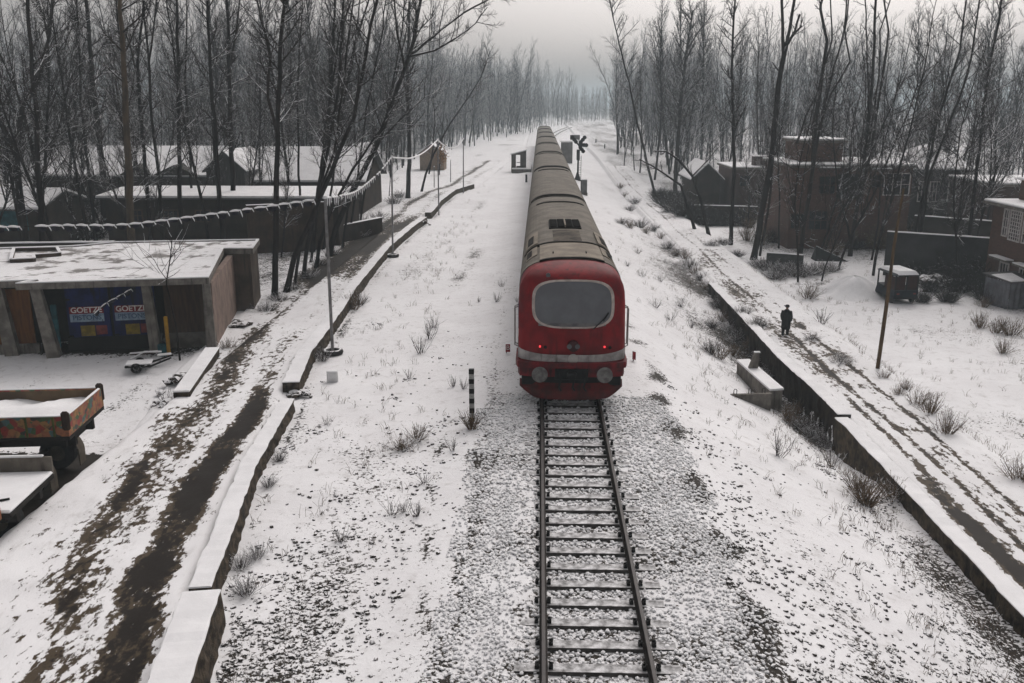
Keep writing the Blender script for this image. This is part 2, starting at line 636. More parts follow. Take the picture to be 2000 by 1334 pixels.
def bare_field(x, y):
    l1 = lump(x, y, .5, 11)
    l2 = lump(x, y, 1.6, 12)
    b = .12 + .14 * l1 + .07 * l2
    # ballast
    e1, e2 = -1.65 + .25 * lump(y, y, 1.1, 2), 4.0 + .35 * lump(y, y, 1.3, 4)
    inb = sstep(-.15, .15, x - e1) * (1 - sstep(-.2, .2, x - e2))
    fade = 1 - .62 * sstep(21, 34, y) - .12 * sstep(60, 120, y)
    b = np.maximum(b, inb * (.40 + .13 * l2) * fade)
    b += .55 * np.exp(-((x - e2) / .34) ** 2) * (.45 + .55 * np.sin(y * 1.9 + np.sin(y * .7))) * (1 - sstep(30, 50, y))
    b += .16 * np.exp(-((x - e1) / .35) ** 2) * (1 - sstep(30, 50, y))
    # stony rough patch low on the right slope
    b += (.48 + .16 * l2) * blob(x, y, 8.2, 12.6, 2.6, 3.0) + .26 * blob(x, y, 5.2, 11.5, 1.6, 1.8)
    b += .18 * blob(x, y, 6.0, 15.5, .5, 4.0)
    # specks beside the near wall
    b += .22 * blob(x, y, -4.3, 13.0, 1.1, 3.2) + .1 * blob(x, y, -4.6, 18, 1.0, 4.0)
    # trodden line left of the track
    b += .34 * np.exp(-((x + 2.35 + .3 * np.sin(y * .35)) / .16) ** 2) * sstep(12, 15, y) * (1 - sstep(24, 27, y)) * (.6 + .4 * np.sin(y * 2.3))
    b += .45 * blob(x, y, -4.0, 55, .55, 4.5) * (.7 + .5 * l2) + .3 * blob(x, y, -4.3, 48, .4, 2.5)
    b += .22 * blob(x, y, -7.2, 55, 1.2, 10)
    # foot of the walls
    b += .30 * np.exp(-np.maximum(XL(y) + .15 - x, 0) * 50 - ((x - XL(y) - .1) / .35) ** 2) * (x > XL(y) - .3)
    b += .40 * np.exp(-((x - 9.9) / .9) ** 2) * (x < 10.5) * (1 - sstep(60, 75, y)) * (.7 + .5 * l1)
    b += .16 * np.exp(-((x - 8.3) / 1.6) ** 2) * sstep(33, 38, y) * (1 - sstep(60, 75, y))
    b += .22 * np.exp(-((x + 5.6 - (y - 80) * .02) / .5) ** 2) * sstep(62, 75, y) * (1 - sstep(120, 135, y)) * (.6 + .5 * l2)
    b += .16 * np.exp(-((x + 9 - (y - 150) * .03) / 3.0) ** 2) * sstep(130, 150, y) * (.6 + .6 * l1)
    b += .16 * blob(x, y, 8, 120, 2.5, 40) * (.6 + .6 * l1)
    # bush strip beyond the wall's end
    b += .22 * blob(x, y, 9.2, 72, 1.6, 22)
    # yard under the lorries and before the shop
    b += .3 * np.exp(-((x + 17.5 + .35 * np.sin(y * .5)) / .25) ** 2) * sstep(25, 27, y) * (1 - sstep(32, 33, y)) + .25 * np.exp(-((x + 14.2 + .3 * np.sin(y * .6)) / .2) ** 2) * sstep(24, 26, y) * (1 - sstep(31, 33, y))
    b += .22 * np.exp(-((x - 22 - .5 * (y - 40)) / .25) ** 2) * (y > 30) * (y < 52) * (.5 + .5 * np.sin(y * 4)) + .2 * blob(x, y, 19.5, 30, .8, 1.6)
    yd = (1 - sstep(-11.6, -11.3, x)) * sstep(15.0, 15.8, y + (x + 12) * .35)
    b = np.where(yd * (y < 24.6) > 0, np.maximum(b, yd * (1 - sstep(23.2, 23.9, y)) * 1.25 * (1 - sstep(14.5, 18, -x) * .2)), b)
    b += 1.1 * blob(x, y, -16.2, 33.6, 2.6, .9) + .9 * blob(x, y, -19.5, 33.6, 1.6, .7) + .5 * blob(x, y, -12.6, 34.6, .9, .8)
    # tangle under the trees
    lf = sstep(12.5, 16, -x) * sstep(40, 48, y) * (1 - sstep(78, 95, y)) + sstep(20, 24, -x) * sstep(85, 110, y)
    rf = sstep(15.5, 18, x) * sstep(62, 74, y) + sstep(10.5, 13, x) * sstep(130, 150, y)
    b += .36 * np.clip(lf, 0, 1) + .28 * np.clip(rf, 0, 1)
    b += .35 * blob(x, y, 19, 58, 3.2, 2.2) + .25 * blob(x, y, 27, 50, 3, 3)
    return b


gx = axis(-1400, 1400, -13.0, 17.0, .17, 1.15)
gy = axis(-6, 2600, 9.0, 40.0, .2, 1.06)
XX, YY = np.meshgrid(gx, gy, indexing='ij')
ZZ = gz(XX, YY)
mb = MB()
nu, nv = XX.shape
ii, jj = np.meshgrid(np.arange(nu - 1), np.arange(nv - 1), indexing='ij')
q = (ii * nv + jj).ravel()
mb.bulk(np.stack([XX.ravel(), YY.ravel(), ZZ.ravel()], 1), np.stack([q, q + nv, q + nv + 1, q + 1], 1))
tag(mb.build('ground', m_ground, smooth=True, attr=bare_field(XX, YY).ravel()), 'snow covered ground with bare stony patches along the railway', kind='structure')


def road_strip(name, label, xf, us, ys, bf, lift=.10):
    U, Yv = np.meshgrid(us, ys, indexing='ij')
    X = xf(U, Yv)
    Z = gz(X, Yv) + lift
    m = MB()
    nu, nv = U.shape
    ii, jj = np.meshgrid(np.arange(nu - 1), np.arange(nv - 1), indexing='ij')
    q = (ii * nv + jj).ravel()
    b = bf(U, Yv, X)
    edge = np.minimum(U - us[0], us[-1] - U)
    Z = Z - np.where(edge < .12, .12, 0) + lump(X, Yv, 7.0, 41) * .014 + lump(X, Yv, 3.0, 42) * .014 - .05 * np.clip(b - .35, 0, .7)
    F = np.stack([q, q + nv, q + nv + 1, q + 1], 1)
    x0 = X[0, 0]
    if X[-1, 0] < x0:
        F = F[:, ::-1]
    m.bulk(np.stack([X.ravel(), Yv.ravel(), Z.ravel()], 1), F)
    return tag(m.build(name, m_road, smooth=True, attr=b.ravel()), label, kind='structure')


def left_bare(U, Y, X):
    l2 = lump(X, Y, 1.5, 21)
    l1 = lump(X, Y * .4, .9, 22)
    c = .95 + .15 * np.sin(Y * .23) - .25 * sstep(18, 27, Y)
    c = c + .05 * lump(Y, Y, 1.3, 23)
    wet = np.exp(-((U - c) / (.50 - .17 * sstep(16, 28, Y) + .06 * l2)) ** 4) * (1 - .75 * sstep(25, 29, Y))
    mud = np.exp(-((U - 2.35 - .12 * np.sin(Y * .4)) / .36) ** 2)
    l3 = lump(X, Y * .8, 4.0, 24)
    b = .205 + .10 * l1 + .06 * l2 + wet * (.62 + .10 * l3) + mud * (.38 + .10 * l3)
    b += .17 * np.exp(-((U - 1.75) / .3) ** 2) * (1 - sstep(28, 34, Y))
    b += .25 * np.exp(-((U - 3.1) / .25) ** 2) * (.4 + .6 * np.sin(Y * 1.1)) * sstep(19, 23, Y) * (1 - sstep(40, 46, Y))
    b += .08 * np.exp(-((U - 2.8) / .9) ** 2)
    broad = sstep(44, 50, Y) * (1 - sstep(66, 78, Y)) * np.exp(-((U - 2.0) / 1.7) ** 4)
    b += broad * (.62 + .15 * l1)
    return b - .25 * sstep(4.0, 4.6, U)


road_strip('left_road', 'muddy snow covered lane beside the long low stone wall', lambda U, Y: XL(Y) - .5 - U, np.arange(0, 4.65, .13), np.concatenate([np.arange(9, 45, .2), np.arange(45, 150, .8)]), left_bare)


def right_bare(U, Y, X):
    l2 = lump(X, Y, 1.5, 31)
    l1 = lump(X, Y * .4, .9, 32)
    b = .17 + .10 * l1 + .07 * l2
    b += .8 * np.exp(-((U - .52) / (.40 - .012 * np.clip(Y - 12, 0, 20))) ** 4) * .85 * (1 - sstep(23, 27, Y))
    b += .55 * np.exp(-((U - .8) / .13) ** 2) * sstep(23, 26, Y) * (1 - sstep(31, 35, Y))
    b += .55 * np.exp(-((U - 1.3 - .1 * np.sin(Y * .3)) / .12) ** 2) * (1 - .4 * sstep(36, 44, Y))
    b += .55 * np.exp(-((U - 2.3 - .08 * np.sin(Y * .25)) / .11) ** 2) * (1 - sstep(30, 50, Y) * .6)
    b += .26 * np.exp(-((U - 1.85) / .3) ** 2) * (.5 + .5 * l2)
    b += .38 * np.exp(-((U - .75) / .55) ** 2) * sstep(31, 36, Y) * (1 - sstep(62, 75, Y)) * (.8 + .3 * l1)
    b += .42 * blob(X, Y, 13.4, 38, .35, 2.0) + .42 * blob(X, Y, 13.0, 44, .4, .8)
    return b


road_strip('right_road', 'rutted snowy lane between the right retaining wall and the field', lambda U, Y: 10.86 + U + .0 * Y, np.arange(0, 3.5, .12), np.concatenate([np.arange(9, 48, .2), np.arange(48, 150, .8)]), right_bare)

# ballast stones near the camera
rs = np.random.RandomState(7)
ico = []
ph = (1 + 5 ** .5) / 2
iv = np.array([(-1, ph, 0), (1, ph, 0), (-1, -ph, 0), (1, -ph, 0), (0, -1, ph), (0, 1, ph), (0, -1, -ph), (0, 1, -ph), (ph, 0, -1), (ph, 0, 1), (-ph, 0, -1), (-ph, 0, 1)]) / 1.902
iff = np.array([(0, 11, 5), (0, 5, 1), (0, 1, 7), (0, 7, 10), (0, 10, 11), (1, 5, 9), (5, 11, 4), (11, 10, 2), (10, 7, 6), (7, 1, 8), (3, 9, 4), (3, 4, 2), (3, 2, 6), (3, 6, 8), (3, 8, 9), (4, 9, 5), (2, 4, 11), (6, 2, 10), (8, 6, 7), (9, 8, 1)])


def stones(name, label, pts, rad, flat=.75, mtl=None):
    n = len(pts)
    V = iv[None] * (1 + rs.uniform(-.22, .22, (n, 12, 1)))
    a = rs.uniform(0, 6.28, n)
    c, s = np.cos(a), np.sin(a)
    sx = rs.uniform(.75, 1.35, n)
    x = V[:, :, 0] * sx[:, None]
    y = V[:, :, 1]
    X = x * c[:, None] - y * s[:, None]
    Y = x * s[:, None] + y * c[:, None]
    V = np.stack([X * rad[:, None], Y * rad[:, None], V[:, :, 2] * rad[:, None] * flat], 2) + pts[:, None, :]
    F = (iff[None] + (np.arange(n) * 12)[:, None, None]).reshape(-1, 3)
    return tag(MB().bulk(V.reshape(-1, 3), F).build(name, mtl or m_stone), label, kind='stuff')


P = []
for y0, y1, sp in ((10.5, 20, .076), (20, 27, .09)):
    xs, ys = np.meshgrid(np.arange(-1.8, 4.3, sp), np.arange(y0, y1, sp), indexing='ij')
    xs = (xs + rs.uniform(-.45, .45, xs.shape) * sp).ravel()
    ys = (ys + rs.uniform(-.45, .45, ys.shape) * sp).ravel()
    keep = rs.rand(len(xs)) < .66 + .22 * lump(xs, ys, 2.6, 9)
    keep &= ~((np.abs(xs - TRK) < 1.7) & (ys > 27))
    near_rail = np.minimum(np.abs(xs - TRK - .838), np.abs(xs - TRK + .838)) < .085
    keep &= ~near_rail
    on_sl = (((ys - 12.65) % .665) < .29) & (np.abs(xs - TRK) < 1.42)
    keep &= ~on_sl | (rs.rand(len(xs)) < .10)
    edge = np.maximum(-1.65 + .3 * np.sin(ys * 1.7) - xs, xs - 3.9 - .3 * np.sin(ys * 2.3))
    keep &= rs.rand(len(xs)) < np.clip(.8 - edge * 2.2, .0, 1)
    P.append(np.stack([xs[keep], ys[keep], np.full(keep.sum(), sp)], 1))
P = np.concatenate(P)
rad = P[:, 2] * rs.uniform(.28, .60, len(P))
zz = gz(P[:, 0], P[:, 1]) + rs.uniform(.0, .02, len(P)) + .006
stones('ballast', 'snow dusted stone ballast around the rails', np.stack([P[:, 0], P[:, 1], zz], 1), rad)
# loose stones on the slopes and the wall foot
Q = []
for cx, cy, sx, sy, n in ((8.0, 13.5, 1.5, 2.6, 1500), (5.0, 12.5, 1.1, 2.6, 900), (-4.4, 13.2, .9, 2.6, 900), (6, 20, 2, 5, 300), (-4.5, 22, 1.5, 6, 350), (-3.0, 18, .7, 6, 250), (4.6, 18, .5, 5, 500), (-10.4, 16, .6, 4, 90), (9.4, 20, .5, 5, 400)):
    Q.append(np.stack([cx + rs.randn(n) * sx, cy + rs.randn(n) * sy], 1))
for k in range(len(Q)):
    q_ = Q[k]
    ct = q_[rs.randint(0, len(q_), max(3, len(q_) // 9))]
    half = rs.rand(len(q_)) < .6
    q_[half] = ct[rs.randint(0, len(ct), half.sum())] + rs.randn(half.sum(), 2) * .16
Q = np.concatenate(Q)
Q = Q[(Q[:, 1] > 10) & (Q[:, 0] < 10.2) & ((Q[:, 0] > XL(Q[:, 1]) + .1) | (Q[:, 0] < -9.9)) & (np.abs(Q[:, 0] - 1.1) > 2.6)]
rad = np.exp(rs.uniform(np.log(.018), np.log(.06), len(Q)))
stones('loose_stones', 'dark loose stones poking through the snow on the slopes', np.stack([Q[:, 0], Q[:, 1], gz(Q[:, 0], Q[:, 1]) + rad * .2], 1), rad, .7, mat('loose_stone', (.06, .052, .045), (.025, .021, .019), scale=7, snow=.78, soft=.2))

# ------------------------------------------------------------------ railway track
trk = thing('railway_track', 'single railway track of dark rails on snow dusted concrete sleepers', 'railway track', (TRK, 0, 0))
for s in (-1, 1):
    m = MB()
    x = s * (.838 + .035)
    ys = [6.0, 330.0]
    prof = [(-.07, -.172), (.07, -.172), (.07, -.16), (.012, -.145), (.012, -.045), (.036, -.035), (.036, -.006), (.028, 0), (-.028, 0), (-.036, -.006), (-.036, -.035), (-.012, -.045), (-.012, -.145), (-.07, -.16)]
    n = len(prof)
    yy = list(np.linspace(6, 180, 30)) + list(np.linspace(190, 330, 18))
    curve = lambda y: .0 if y < 190 else ((y - 190) / 230) ** 2 * 26
    rise = lambda y: gzf(20, y) - gzf(20, 170) if y > 170 else 0.0
    V = [(x + px_ + curve(y), y, pz + (1.6 * float(sstep(185, 420, y)))) for y in yy for px_, pz in prof]
    F = [(i * n + j, i * n + (j + 1) % n, (i + 1) * n + (j + 1) % n, (i + 1) * n + j) for i in range(len(yy) - 1) for j in range(n)]
    for k, f in enumerate(F):
        pass
    m.v.append(np.array(V))
    m.n = len(V)
    Fa = np.array(F)
    jj_ = np.tile(np.arange(n), len(yy) - 1)
    top = np.isin(jj_, (6, 7, 8))
    m.f[4].append(Fa)
    m.m[4].append(top.astype(int))
    m.build('rail', [m_steel, m_railtop], trk)
sl_m = MB()
sl_m.hexa([(-1.37, 0, -.36), (1.37, 0, -.36), (1.37, .27, -.36), (-1.37, .27, -.36)], [(-1.36, .02, -.168), (1.36, .02, -.168), (1.36, .25, -.168), (-1.36, .25, -.168)])
for s in (-1, 1):
    for e in (-1, 1):
        cx = s * .873 + e * .115
        sl_m.box((cx, .135, -.145), (.07, .13, .05), mi=1, bev=.01)
        sl_m.tube([(cx - .03, .06, -.12), (cx + .02, .09, -.09), (cx + .03, .15, -.09), (cx - .02, .2, -.12)], .016, 6, 1)
sl0 = sl_m.build('sleeper', [m_sleeper, m_black], trk)
sl0.location = (0, 12.65 - .665 * 5, 0)
for k in range(1, 34):
    c = sl0.copy()
    COL.objects.link(c)
    c.location = (random.Random(k).uniform(-.02, .02), 12.65 + .665 * (k - 5), 0)
    c.parent = trk

# ------------------------------------------------------------------ walls along the lanes
def resample(pts, step):
    pts = [Vector(p) for p in pts]
    out = [pts[0]]
    for a, b in zip(pts[:-1], pts[1:]):
        n = max(1, int((b - a).length / step))
        for i in range(1, n + 1):
            out.append(a.lerp(b, i / n))
    return out


def rough_wall(name, label, pts, width, side, ztop, zbase, mstone, snow_h=.032, group=None, jag=.03, cat='wall'):
    """pts: ground line of the face; the wall's body lies on `side` (-1 left, +1 right) of it"""
    rr = random.Random(hash(label) % 1000)
    rr = random.Random(len(label) * 7 + len(pts))
    P = resample([Vector((p[0], p[1], 0)) for p in pts], .22)
    t = thing(name, label, cat, (P[0].x, P[0].y, zbase), 0, group)
    n = len(P)
    nor = []
    for i in range(n):
        d = P[min(i + 1, n - 1)] - P[max(i - 1, 0)]
        d.normalize()
        nor.append(Vector((d.y, -d.x, 0)) * side)
    body, cap = MB(), MB()
    rows = 5
    F, B, C = [], [], []
    for i in range(n):
        zt = ztop + .012 * math.sin(i * .5) + rr.uniform(-.008, .008)
        w = width + rr.uniform(-.012, .012)
        zb = zbase - .25
        f = [P[i] - nor[i] * (rr.uniform(-1, 1) * jag + .05 * (1 - k / rows)) + Vector((0, 0, zb + (zt - zb) * k / rows)) for k in range(rows + 1)]
        f[-1] = P[i] - nor[i] * rr.uniform(0, .02) + Vector((0, 0, zt))
        b = [P[i] + nor[i] * (w + rr.uniform(-1, 1) * jag * .5) + Vector((0, 0, zb + (zt - zb) * k / rows)) for k in range(rows, -1, -1)]
        F.append(f + b)
        ov = rr.uniform(-.012, .02)
        ov2 = rr.uniform(-.03, .02)
        sh = snow_h * (1 + rr.uniform(-.12, .12))
        c = []
        for u, h in ((-ov, 0.004), (-ov, sh * .8), (.03, sh), (w * .5, sh * 1.06), (w - .03, sh), (w + ov2, sh * .8), (w + ov2, .004)):
            c.append(P[i] + nor[i] * u + Vector((0, 0, zt + h + .002)))
        C.append(c)
    if side < 0:
        F = [r[::-1] for r in F]
        C = [r[::-1] for r in C]
    body.grid(F)
    cap.grid(C)
    for e in (0, n - 1):
        body.add(F[e], [tuple(range(len(F[e])))])
        cap.add(C[e], [tuple(range(len(C[e])))])
    o = (P[0].x, P[0].y, zbase)
    body.build('masonry', mstone, t, sub=o)
    cap.build('snow_cap', m_snow, t, sub=o)
    return t


rough_wall('stone_wall', 'long low stone wall with a snow cap running past the lamp poles beside the left lane', [(p.x, p.y) for p in _wf[:7]] + [(G(834, 424, .1).x, G(834, 424, .1).y)], .52, -1, .1, -.37, m_wallst)
rough_wall('stone_wall', 'far low stone wall end curving beside the left lane near the thin distant poles', [(G(842, 416, .1).x, G(842, 416, .1).y)] + [(p.x, p.y) for p in _wf[7:]], .5, -1, .12, -.35, m_wallst)
rough_wall('stone_wall', 'near low stone wall with a white snow top between the slab and the gap at left', [(p.x, p.y) for p in _wn], .42, -1, .05, -.37, m_wallst)
s0 = G(371, 1334, .4)
s1 = G(430, 1149, .4)
rough_wall('stone_wall', 'raised wide wall block with a flat snow slab on top at the bottom left', [(s0.x + .3, s0.y - 2.2), (s0.x, s0.y), (s1.x, s1.y)], .66, -1, .36, -.37, m_wallst, snow_h=.035)
XRW = XR
rw = [G(1860, 1047, -1.8), G(1797, 975, -1.8), G(1692, 867, -1.8), G(1660, 822, -1.8)]
rough_wall('retaining_wall', 'near snow capped retaining wall falling to the slope at the lower right', [(XR + .02, 8.0)] + [(min(p.x, 10.44), p.y) for p in rw] + [(10.40, rw[-1].y + .55)], .48, 1, -1.9, -3.3, m_wallst, jag=.05)
rw = [G(1636, 808, -1.8), G(1594, 764, -1.8), G(1524, 702, -1.8), G(1436, 606, -1.8), G(1384, 552, -1.8)]
rough_wall('retaining_wall', 'long dark retaining wall with a snow cap beside the walking person', [(p.x, p.y) for p in rw], .5, 1, -1.84, -3.2, m_darkwall, jag=.07)

# ------------------------------------------------------------------ train
m_red = mat('red_paint', (.21, .008, .012), (.12, .005, .008), scale=1.6, rough=.55, spec=.15, streak=(.085, .007, .008))
m_redlow = mat('red_paint_dirty', (.20, .008, .013), (.06, .006, .008), scale=2.6, rough=.6, spec=.2, streak=(.04, .008, .008))
m_roof = mat('train_roof', (.165, .149, .123), (.10, .09, .075), scale=1.3, rough=.8, streak=(.085, .075, .062))
m_roof2 = mat('train_roof_panel', (.235, .205, .165), (.15, .13, .105), scale=1.6, rough=.8)
m_soot = mat('soot', (.006, .005, .005), (.014, .012, .010), scale=3, rough=.95)
m_dark = mat('dark_gap', (.016, .014, .012), (.03, .026, .022), scale=4, rough=.9)
m_band = mat('grey_white_band', (.42, .40, .39), (.22, .205, .20), scale=2.5, rough=.6, streak=(.12, .11, .105))
m_glass = glass_mat('windscreen_glass', (.10, .105, .115), .3)
m_frame = mat('window_rubber', (.52, .46, .42), (.34, .30, .27), scale=5, rough=.7)
m_buf = mat('buffer_face', (.20, .195, .19), (.10, .095, .09), scale=6, rough=.6)
m_blue = mat('blue_paint', (.02, .035, .16), (.012, .02, .09), scale=2, rough=.5)
m_cream = mat('cream_side', (.36, .34, .30), (.24, .22, .2), scale=1.5, rough=.6)
m_lamp = emit_mat('tail_light', (1.0, .05, .06), 1.3)

YF = 25.75
tr = thing('passenger_train', 'red fronted passenger train with a grey brown roof standing on the track', 'train', (TRK, YF, 0))
HW, ZT, ZS, ZB = 1.60, 4.1, 2.95, .95


def prof_pts(n=20, grow=0.0):
    P = [(-HW - grow, ZB), (-HW - grow, 1.5), (-HW - grow, 2.2), (-HW - grow, ZS)]
    for i in range(1, n):
        a = math.pi * (1 - i / n)
        c, s = math.cos(a), math.sin(a)
        P.append(((HW + grow) * math.copysign(abs(c) ** (2 / 2.9), c), ZS + (ZT - ZS + grow) * abs(s) ** (2 / 2.9)))
    P += [(HW + grow, ZS), (HW + grow, 2.2), (HW + grow, 1.5), (HW + grow, ZB)]
    return P


def roofz(x):
    a = min(abs(x) / HW, .999)
    return ZS + (ZT - ZS) * (1 - a ** 2.9) ** (1 / 2.9)


def rake(z):
    if z <= 1.9:
        return 0.04 * max(0, z - 1.0) ** 2
    if z <= 3.65:
        return .03 + .50 * ((z - 1.9) / 1.75) ** 1.3
    return .53 + .85 * ((z - 3.65) / .45) ** 1.5


def yf(x, z):
    return rake(z) + .26 * min(1.1, abs(x) / HW) ** 3.2


PR = prof_pts()
np_ = len(PR)
cabm = MB()
CX, CZ = 0, 2.35
rings = []
for s in (1.0, .985, .95, .88, .76, .6, .42, .22):
    ring = []
    for x, z in PR:
        xx, zz_ = CX + (x - CX) * s, CZ + (z - CZ) * s
        ring.append((xx, yf(xx, zz_) + (.11 * max(0, (s - .93) / .07) ** 2), zz_))
    rings.append(ring)
V = [p for r in rings for p in r] + [(CX, yf(CX, CZ), CZ)]
F = []
for i in range(len(rings) - 1):
    for j in range(np_):
        k = (j + 1) % np_
        F.append((i * np_ + j, i * np_ + k, (i + 1) * np_ + k, (i + 1) * np_ + j))
o = (len(rings) - 1) * np_
F += [(o + j, o + (j + 1) % np_, len(V) - 1) for j in range(np_)]
cabm.add(V, F, 0)
LCAB = 21.0
prev = rings[0]
for yy_ in (1.9, 3.2, 5.0, 9.0, 14.0, LCAB):
    cur = [(x, max(yy_, rings[0][j][1] + .05 if yy_ < 3 else yy_), z) for j, (x, z) in enumerate(PR)]
    for j in range(np_ - 1):
        a, b = prev[j], prev[j + 1]
        zc = (a[2] + b[2]) / 2
        mi = 0 if yy_ < 3 else (1 if zc > 2.15 else (2 if zc > 1.35 else 3))
        cabm.add([a, cur[j], cur[j + 1], b], [(0, 1, 2, 3)], mi)
    prev = cur
cabm.add(prev, [tuple(range(np_))], 4)
cab = cabm.build('cab_coach', [m_red, m_blue, m_cream, m_red, m_dark], tr, smooth=True)


def roof_sheet(m, x0, x1, y0, y1, off, th, mi=0, nx=14, yfun=None):
    """a plate that follows the roof's curve"""
    R0, R1 = [], []
    for i in range(nx + 1):
        x = x0 + (x1 - x0) * i / nx
        z = roofz(x)
        yy0 = y0 if yfun is None else yfun(x)
        R0.append(((x, yy0, z + off), (x, yy0, z + off + th)))
        R1.append(((x, y1, z + off), (x, y1, z + off + th)))
    for i in range(nx):
        a, b, c, d = R0[i], R0[i + 1], R1[i], R1[i + 1]
        m.add([a[1], b[1], d[1], c[1]], [(0, 1, 2, 3)], mi)
        m.add([a[0], b[0], b[1], a[1]], [(0, 1, 2, 3)], mi)
        m.add([c[0], c[1], d[1], d[0]], [(0, 1, 2, 3)], mi)
    for e in (0, nx):
        m.add([R0[e][0], R0[e][1], R1[e][1], R1[e][0]], [(0, 1, 2, 3)], mi)


def full_roof(m, y0, y1, grow, mi=0, yfun=None):
    P = [p for p in prof_pts(26, grow) if p[1] >= ZS - .01]
    for (a, b) in zip(P[:-1], P[1:]):
        ya = y0 if yfun is None else yfun(a[0])
        yb = y0 if yfun is None else yfun(b[0])
        m.add([(a[0], ya, a[1]), (a[0], y1, a[1]), (b[0], y1, b[1]), (b[0], yb, b[1])], [(0, 1, 2, 3)], mi)
        m.add([(a[0], ya, a[1]), (b[0], yb, b[1]), (b[0] * .97, yb, b[1] - .03), (a[0] * .97, ya, a[1] - .03)], [(0, 1, 2, 3)], mi)


rm = MB()
full_roof(rm, 1.6, LCAB, .02, yfun=lambda x: 1.62 + .45 * (abs(x) / HW) ** 3)
rm.build('roof', m_roof, cab, smooth=False)
hm = MB()
roof_sheet(hm, -.98, 1.02, 1.75, 4.7, .02, .045, 0)
hm.build('roof_hatch', m_roof2, cab)
hm = MB()
roof_sheet(hm, -.98, 1.02, 1.62, 1.74, .02, .05, 0)
roof_sheet(hm, -1.50, 1.50, 4.72, 4.84, .02, .085, 0, 22)
for x in (-.55, .5):
    hm.box((x, 2.6, roofz(x) + .08), (.03, .26, .05))
hm.build('roof_seam', m_dark, cab)
for sx in (-1, 1):
    hm = MB()
    roof_sheet(hm, sx * 1.42, sx * 1.06, 3.0, 4.7, .01, .05, 0, 5)
    roof_sheet(hm, sx * 1.46, sx * 1.05, 5.2, 8.2, .01, .09, 0, 5)
    hm.build('side_vent_cover', m_roof2, cab)
    hm = MB()
    roof_sheet(hm, sx * 1.40, sx * 1.20, 5.6, 7.3, .105, .02, 0, 5)
    roof_sheet(hm, sx * 1.40, sx * 1.24, 3.2, 4.3, .065, .02, 0, 5)
    hm.build('side_vent_slot', m_soot, cab)
hm = MB()
roof_sheet(hm, -.62, .62, 8.6, 11.0, .02, .05, 0)
for k in range(7):
    y = 8.75 + k * .34
    for x in (-.45, -.15, .15, .45):
        hm.box((x, y, roofz(x) + .09), (.27, .09, .05))
hm.build('exhaust_grille', m_soot, cab)
hm = MB()
hm.box((0, 9.6, roofz(0) + .13), (.05, 2.1, .1))
hm.build('exhaust_bar', m_roof2, cab)
hm = MB()
for k in range(5):
    roof_sheet(hm, -.5 + k * .04, .5 - k * .04, 5.0 + k * .2, 8.2 - k * .25, .024 + k * .001, .003, 0)
hm.build('soot_stain', mat('roof_soot', (.014, .012, .010), (.10, .086, .068), scale=1.6, rough=.9), cab)
for yy_ in (18.2,):
    hm = MB()
    roof_sheet(hm, -1.15, 1.15, yy_, yy_ + .22, .02, .05, 0, 20)
    hm.build('roof_rib', m_dark, cab)


def face_patch(m, cx, cz, hx, hz, ex, off, s0, s1, mi=0, n=44, bulge=0):
    """ring between two scalings of a superellipse laid on the cab front"""
    def pt(s, k):
        a = 2 * math.pi * k / n
        c, q = math.cos(a), math.sin(a)
        x = cx + hx * s * math.copysign(abs(c) ** (2 / ex), c)
        z = cz + hz * s * math.copysign(abs(q) ** (2 / ex), q)
        return (x, yf(x, z) - off, z)
    if s0 <= 0:
        rad = [1.0 * s1 * q for q in (1, .85, .65, .45, .25)]
        for i in range(len(rad) - 1):
            for k in range(n):
                m.add([pt(rad[i], k), pt(rad[i], k + 1), pt(rad[i + 1], k + 1), pt(rad[i + 1], k)], [(3, 2, 1, 0)], mi)
        m.add([pt(rad[-1], k) for k in range(n)], [tuple(range(n - 1, -1, -1))], mi)
    else:
        for k in range(n):
            m.add([pt(s0, k), pt(s0, k + 1), pt(s1, k + 1), pt(s1, k)], [(0, 1, 2, 3)], mi)
            q0, q1 = pt(s1, k), pt(s1, k + 1)
            m.add([q0, q1, (q1[0], q1[1] + off + .01, q1[2]), (q0[0], q0[1] + off + .01, q0[2])], [(0, 1, 2, 3)], mi)


wm = MB()
face_patch(wm, 0.03, 2.98, 1.19, .67, 3.4, .012, 0, 1.0)
wm.build('windscreen', m_glass, cab, smooth=True)
wm = MB()
face_patch(wm, 0.03, 2.98, 1.17, .66, 3.4, .03, .975, 1.05)
wm.build('windscreen_frame', m_frame, cab, smooth=True)
wm = MB()
wm.grid([[(x, yf(x, z) - .02, z) for z in (2.35, 2.44)] for x in [-1.0 + .1 * k for k in range(21)]])
wm.build('dash_strip', mat('dash_strip', (.17, .165, .165), (.09, .09, .095), scale=4, rough=.8), cab)  # paler strip laid on the glass, stands in for the dashboard inside
wm = MB()
p0 = (.62, yf(.62, 2.27) - .05, 2.27)
p1 = (1.0, yf(1.0, 2.62) - .05, 2.62)
p2 = (.78, yf(.78, 2.42) - .06, 2.42)
wm.tube([p0, p2, p1], .016, 6)
wm.tube([(.92, yf(.92, 2.5) - .05, 2.50), (1.08, yf(1.08, 2.74) - .05, 2.74)], .022, 6)
wm.build('wiper', m_black, cab)
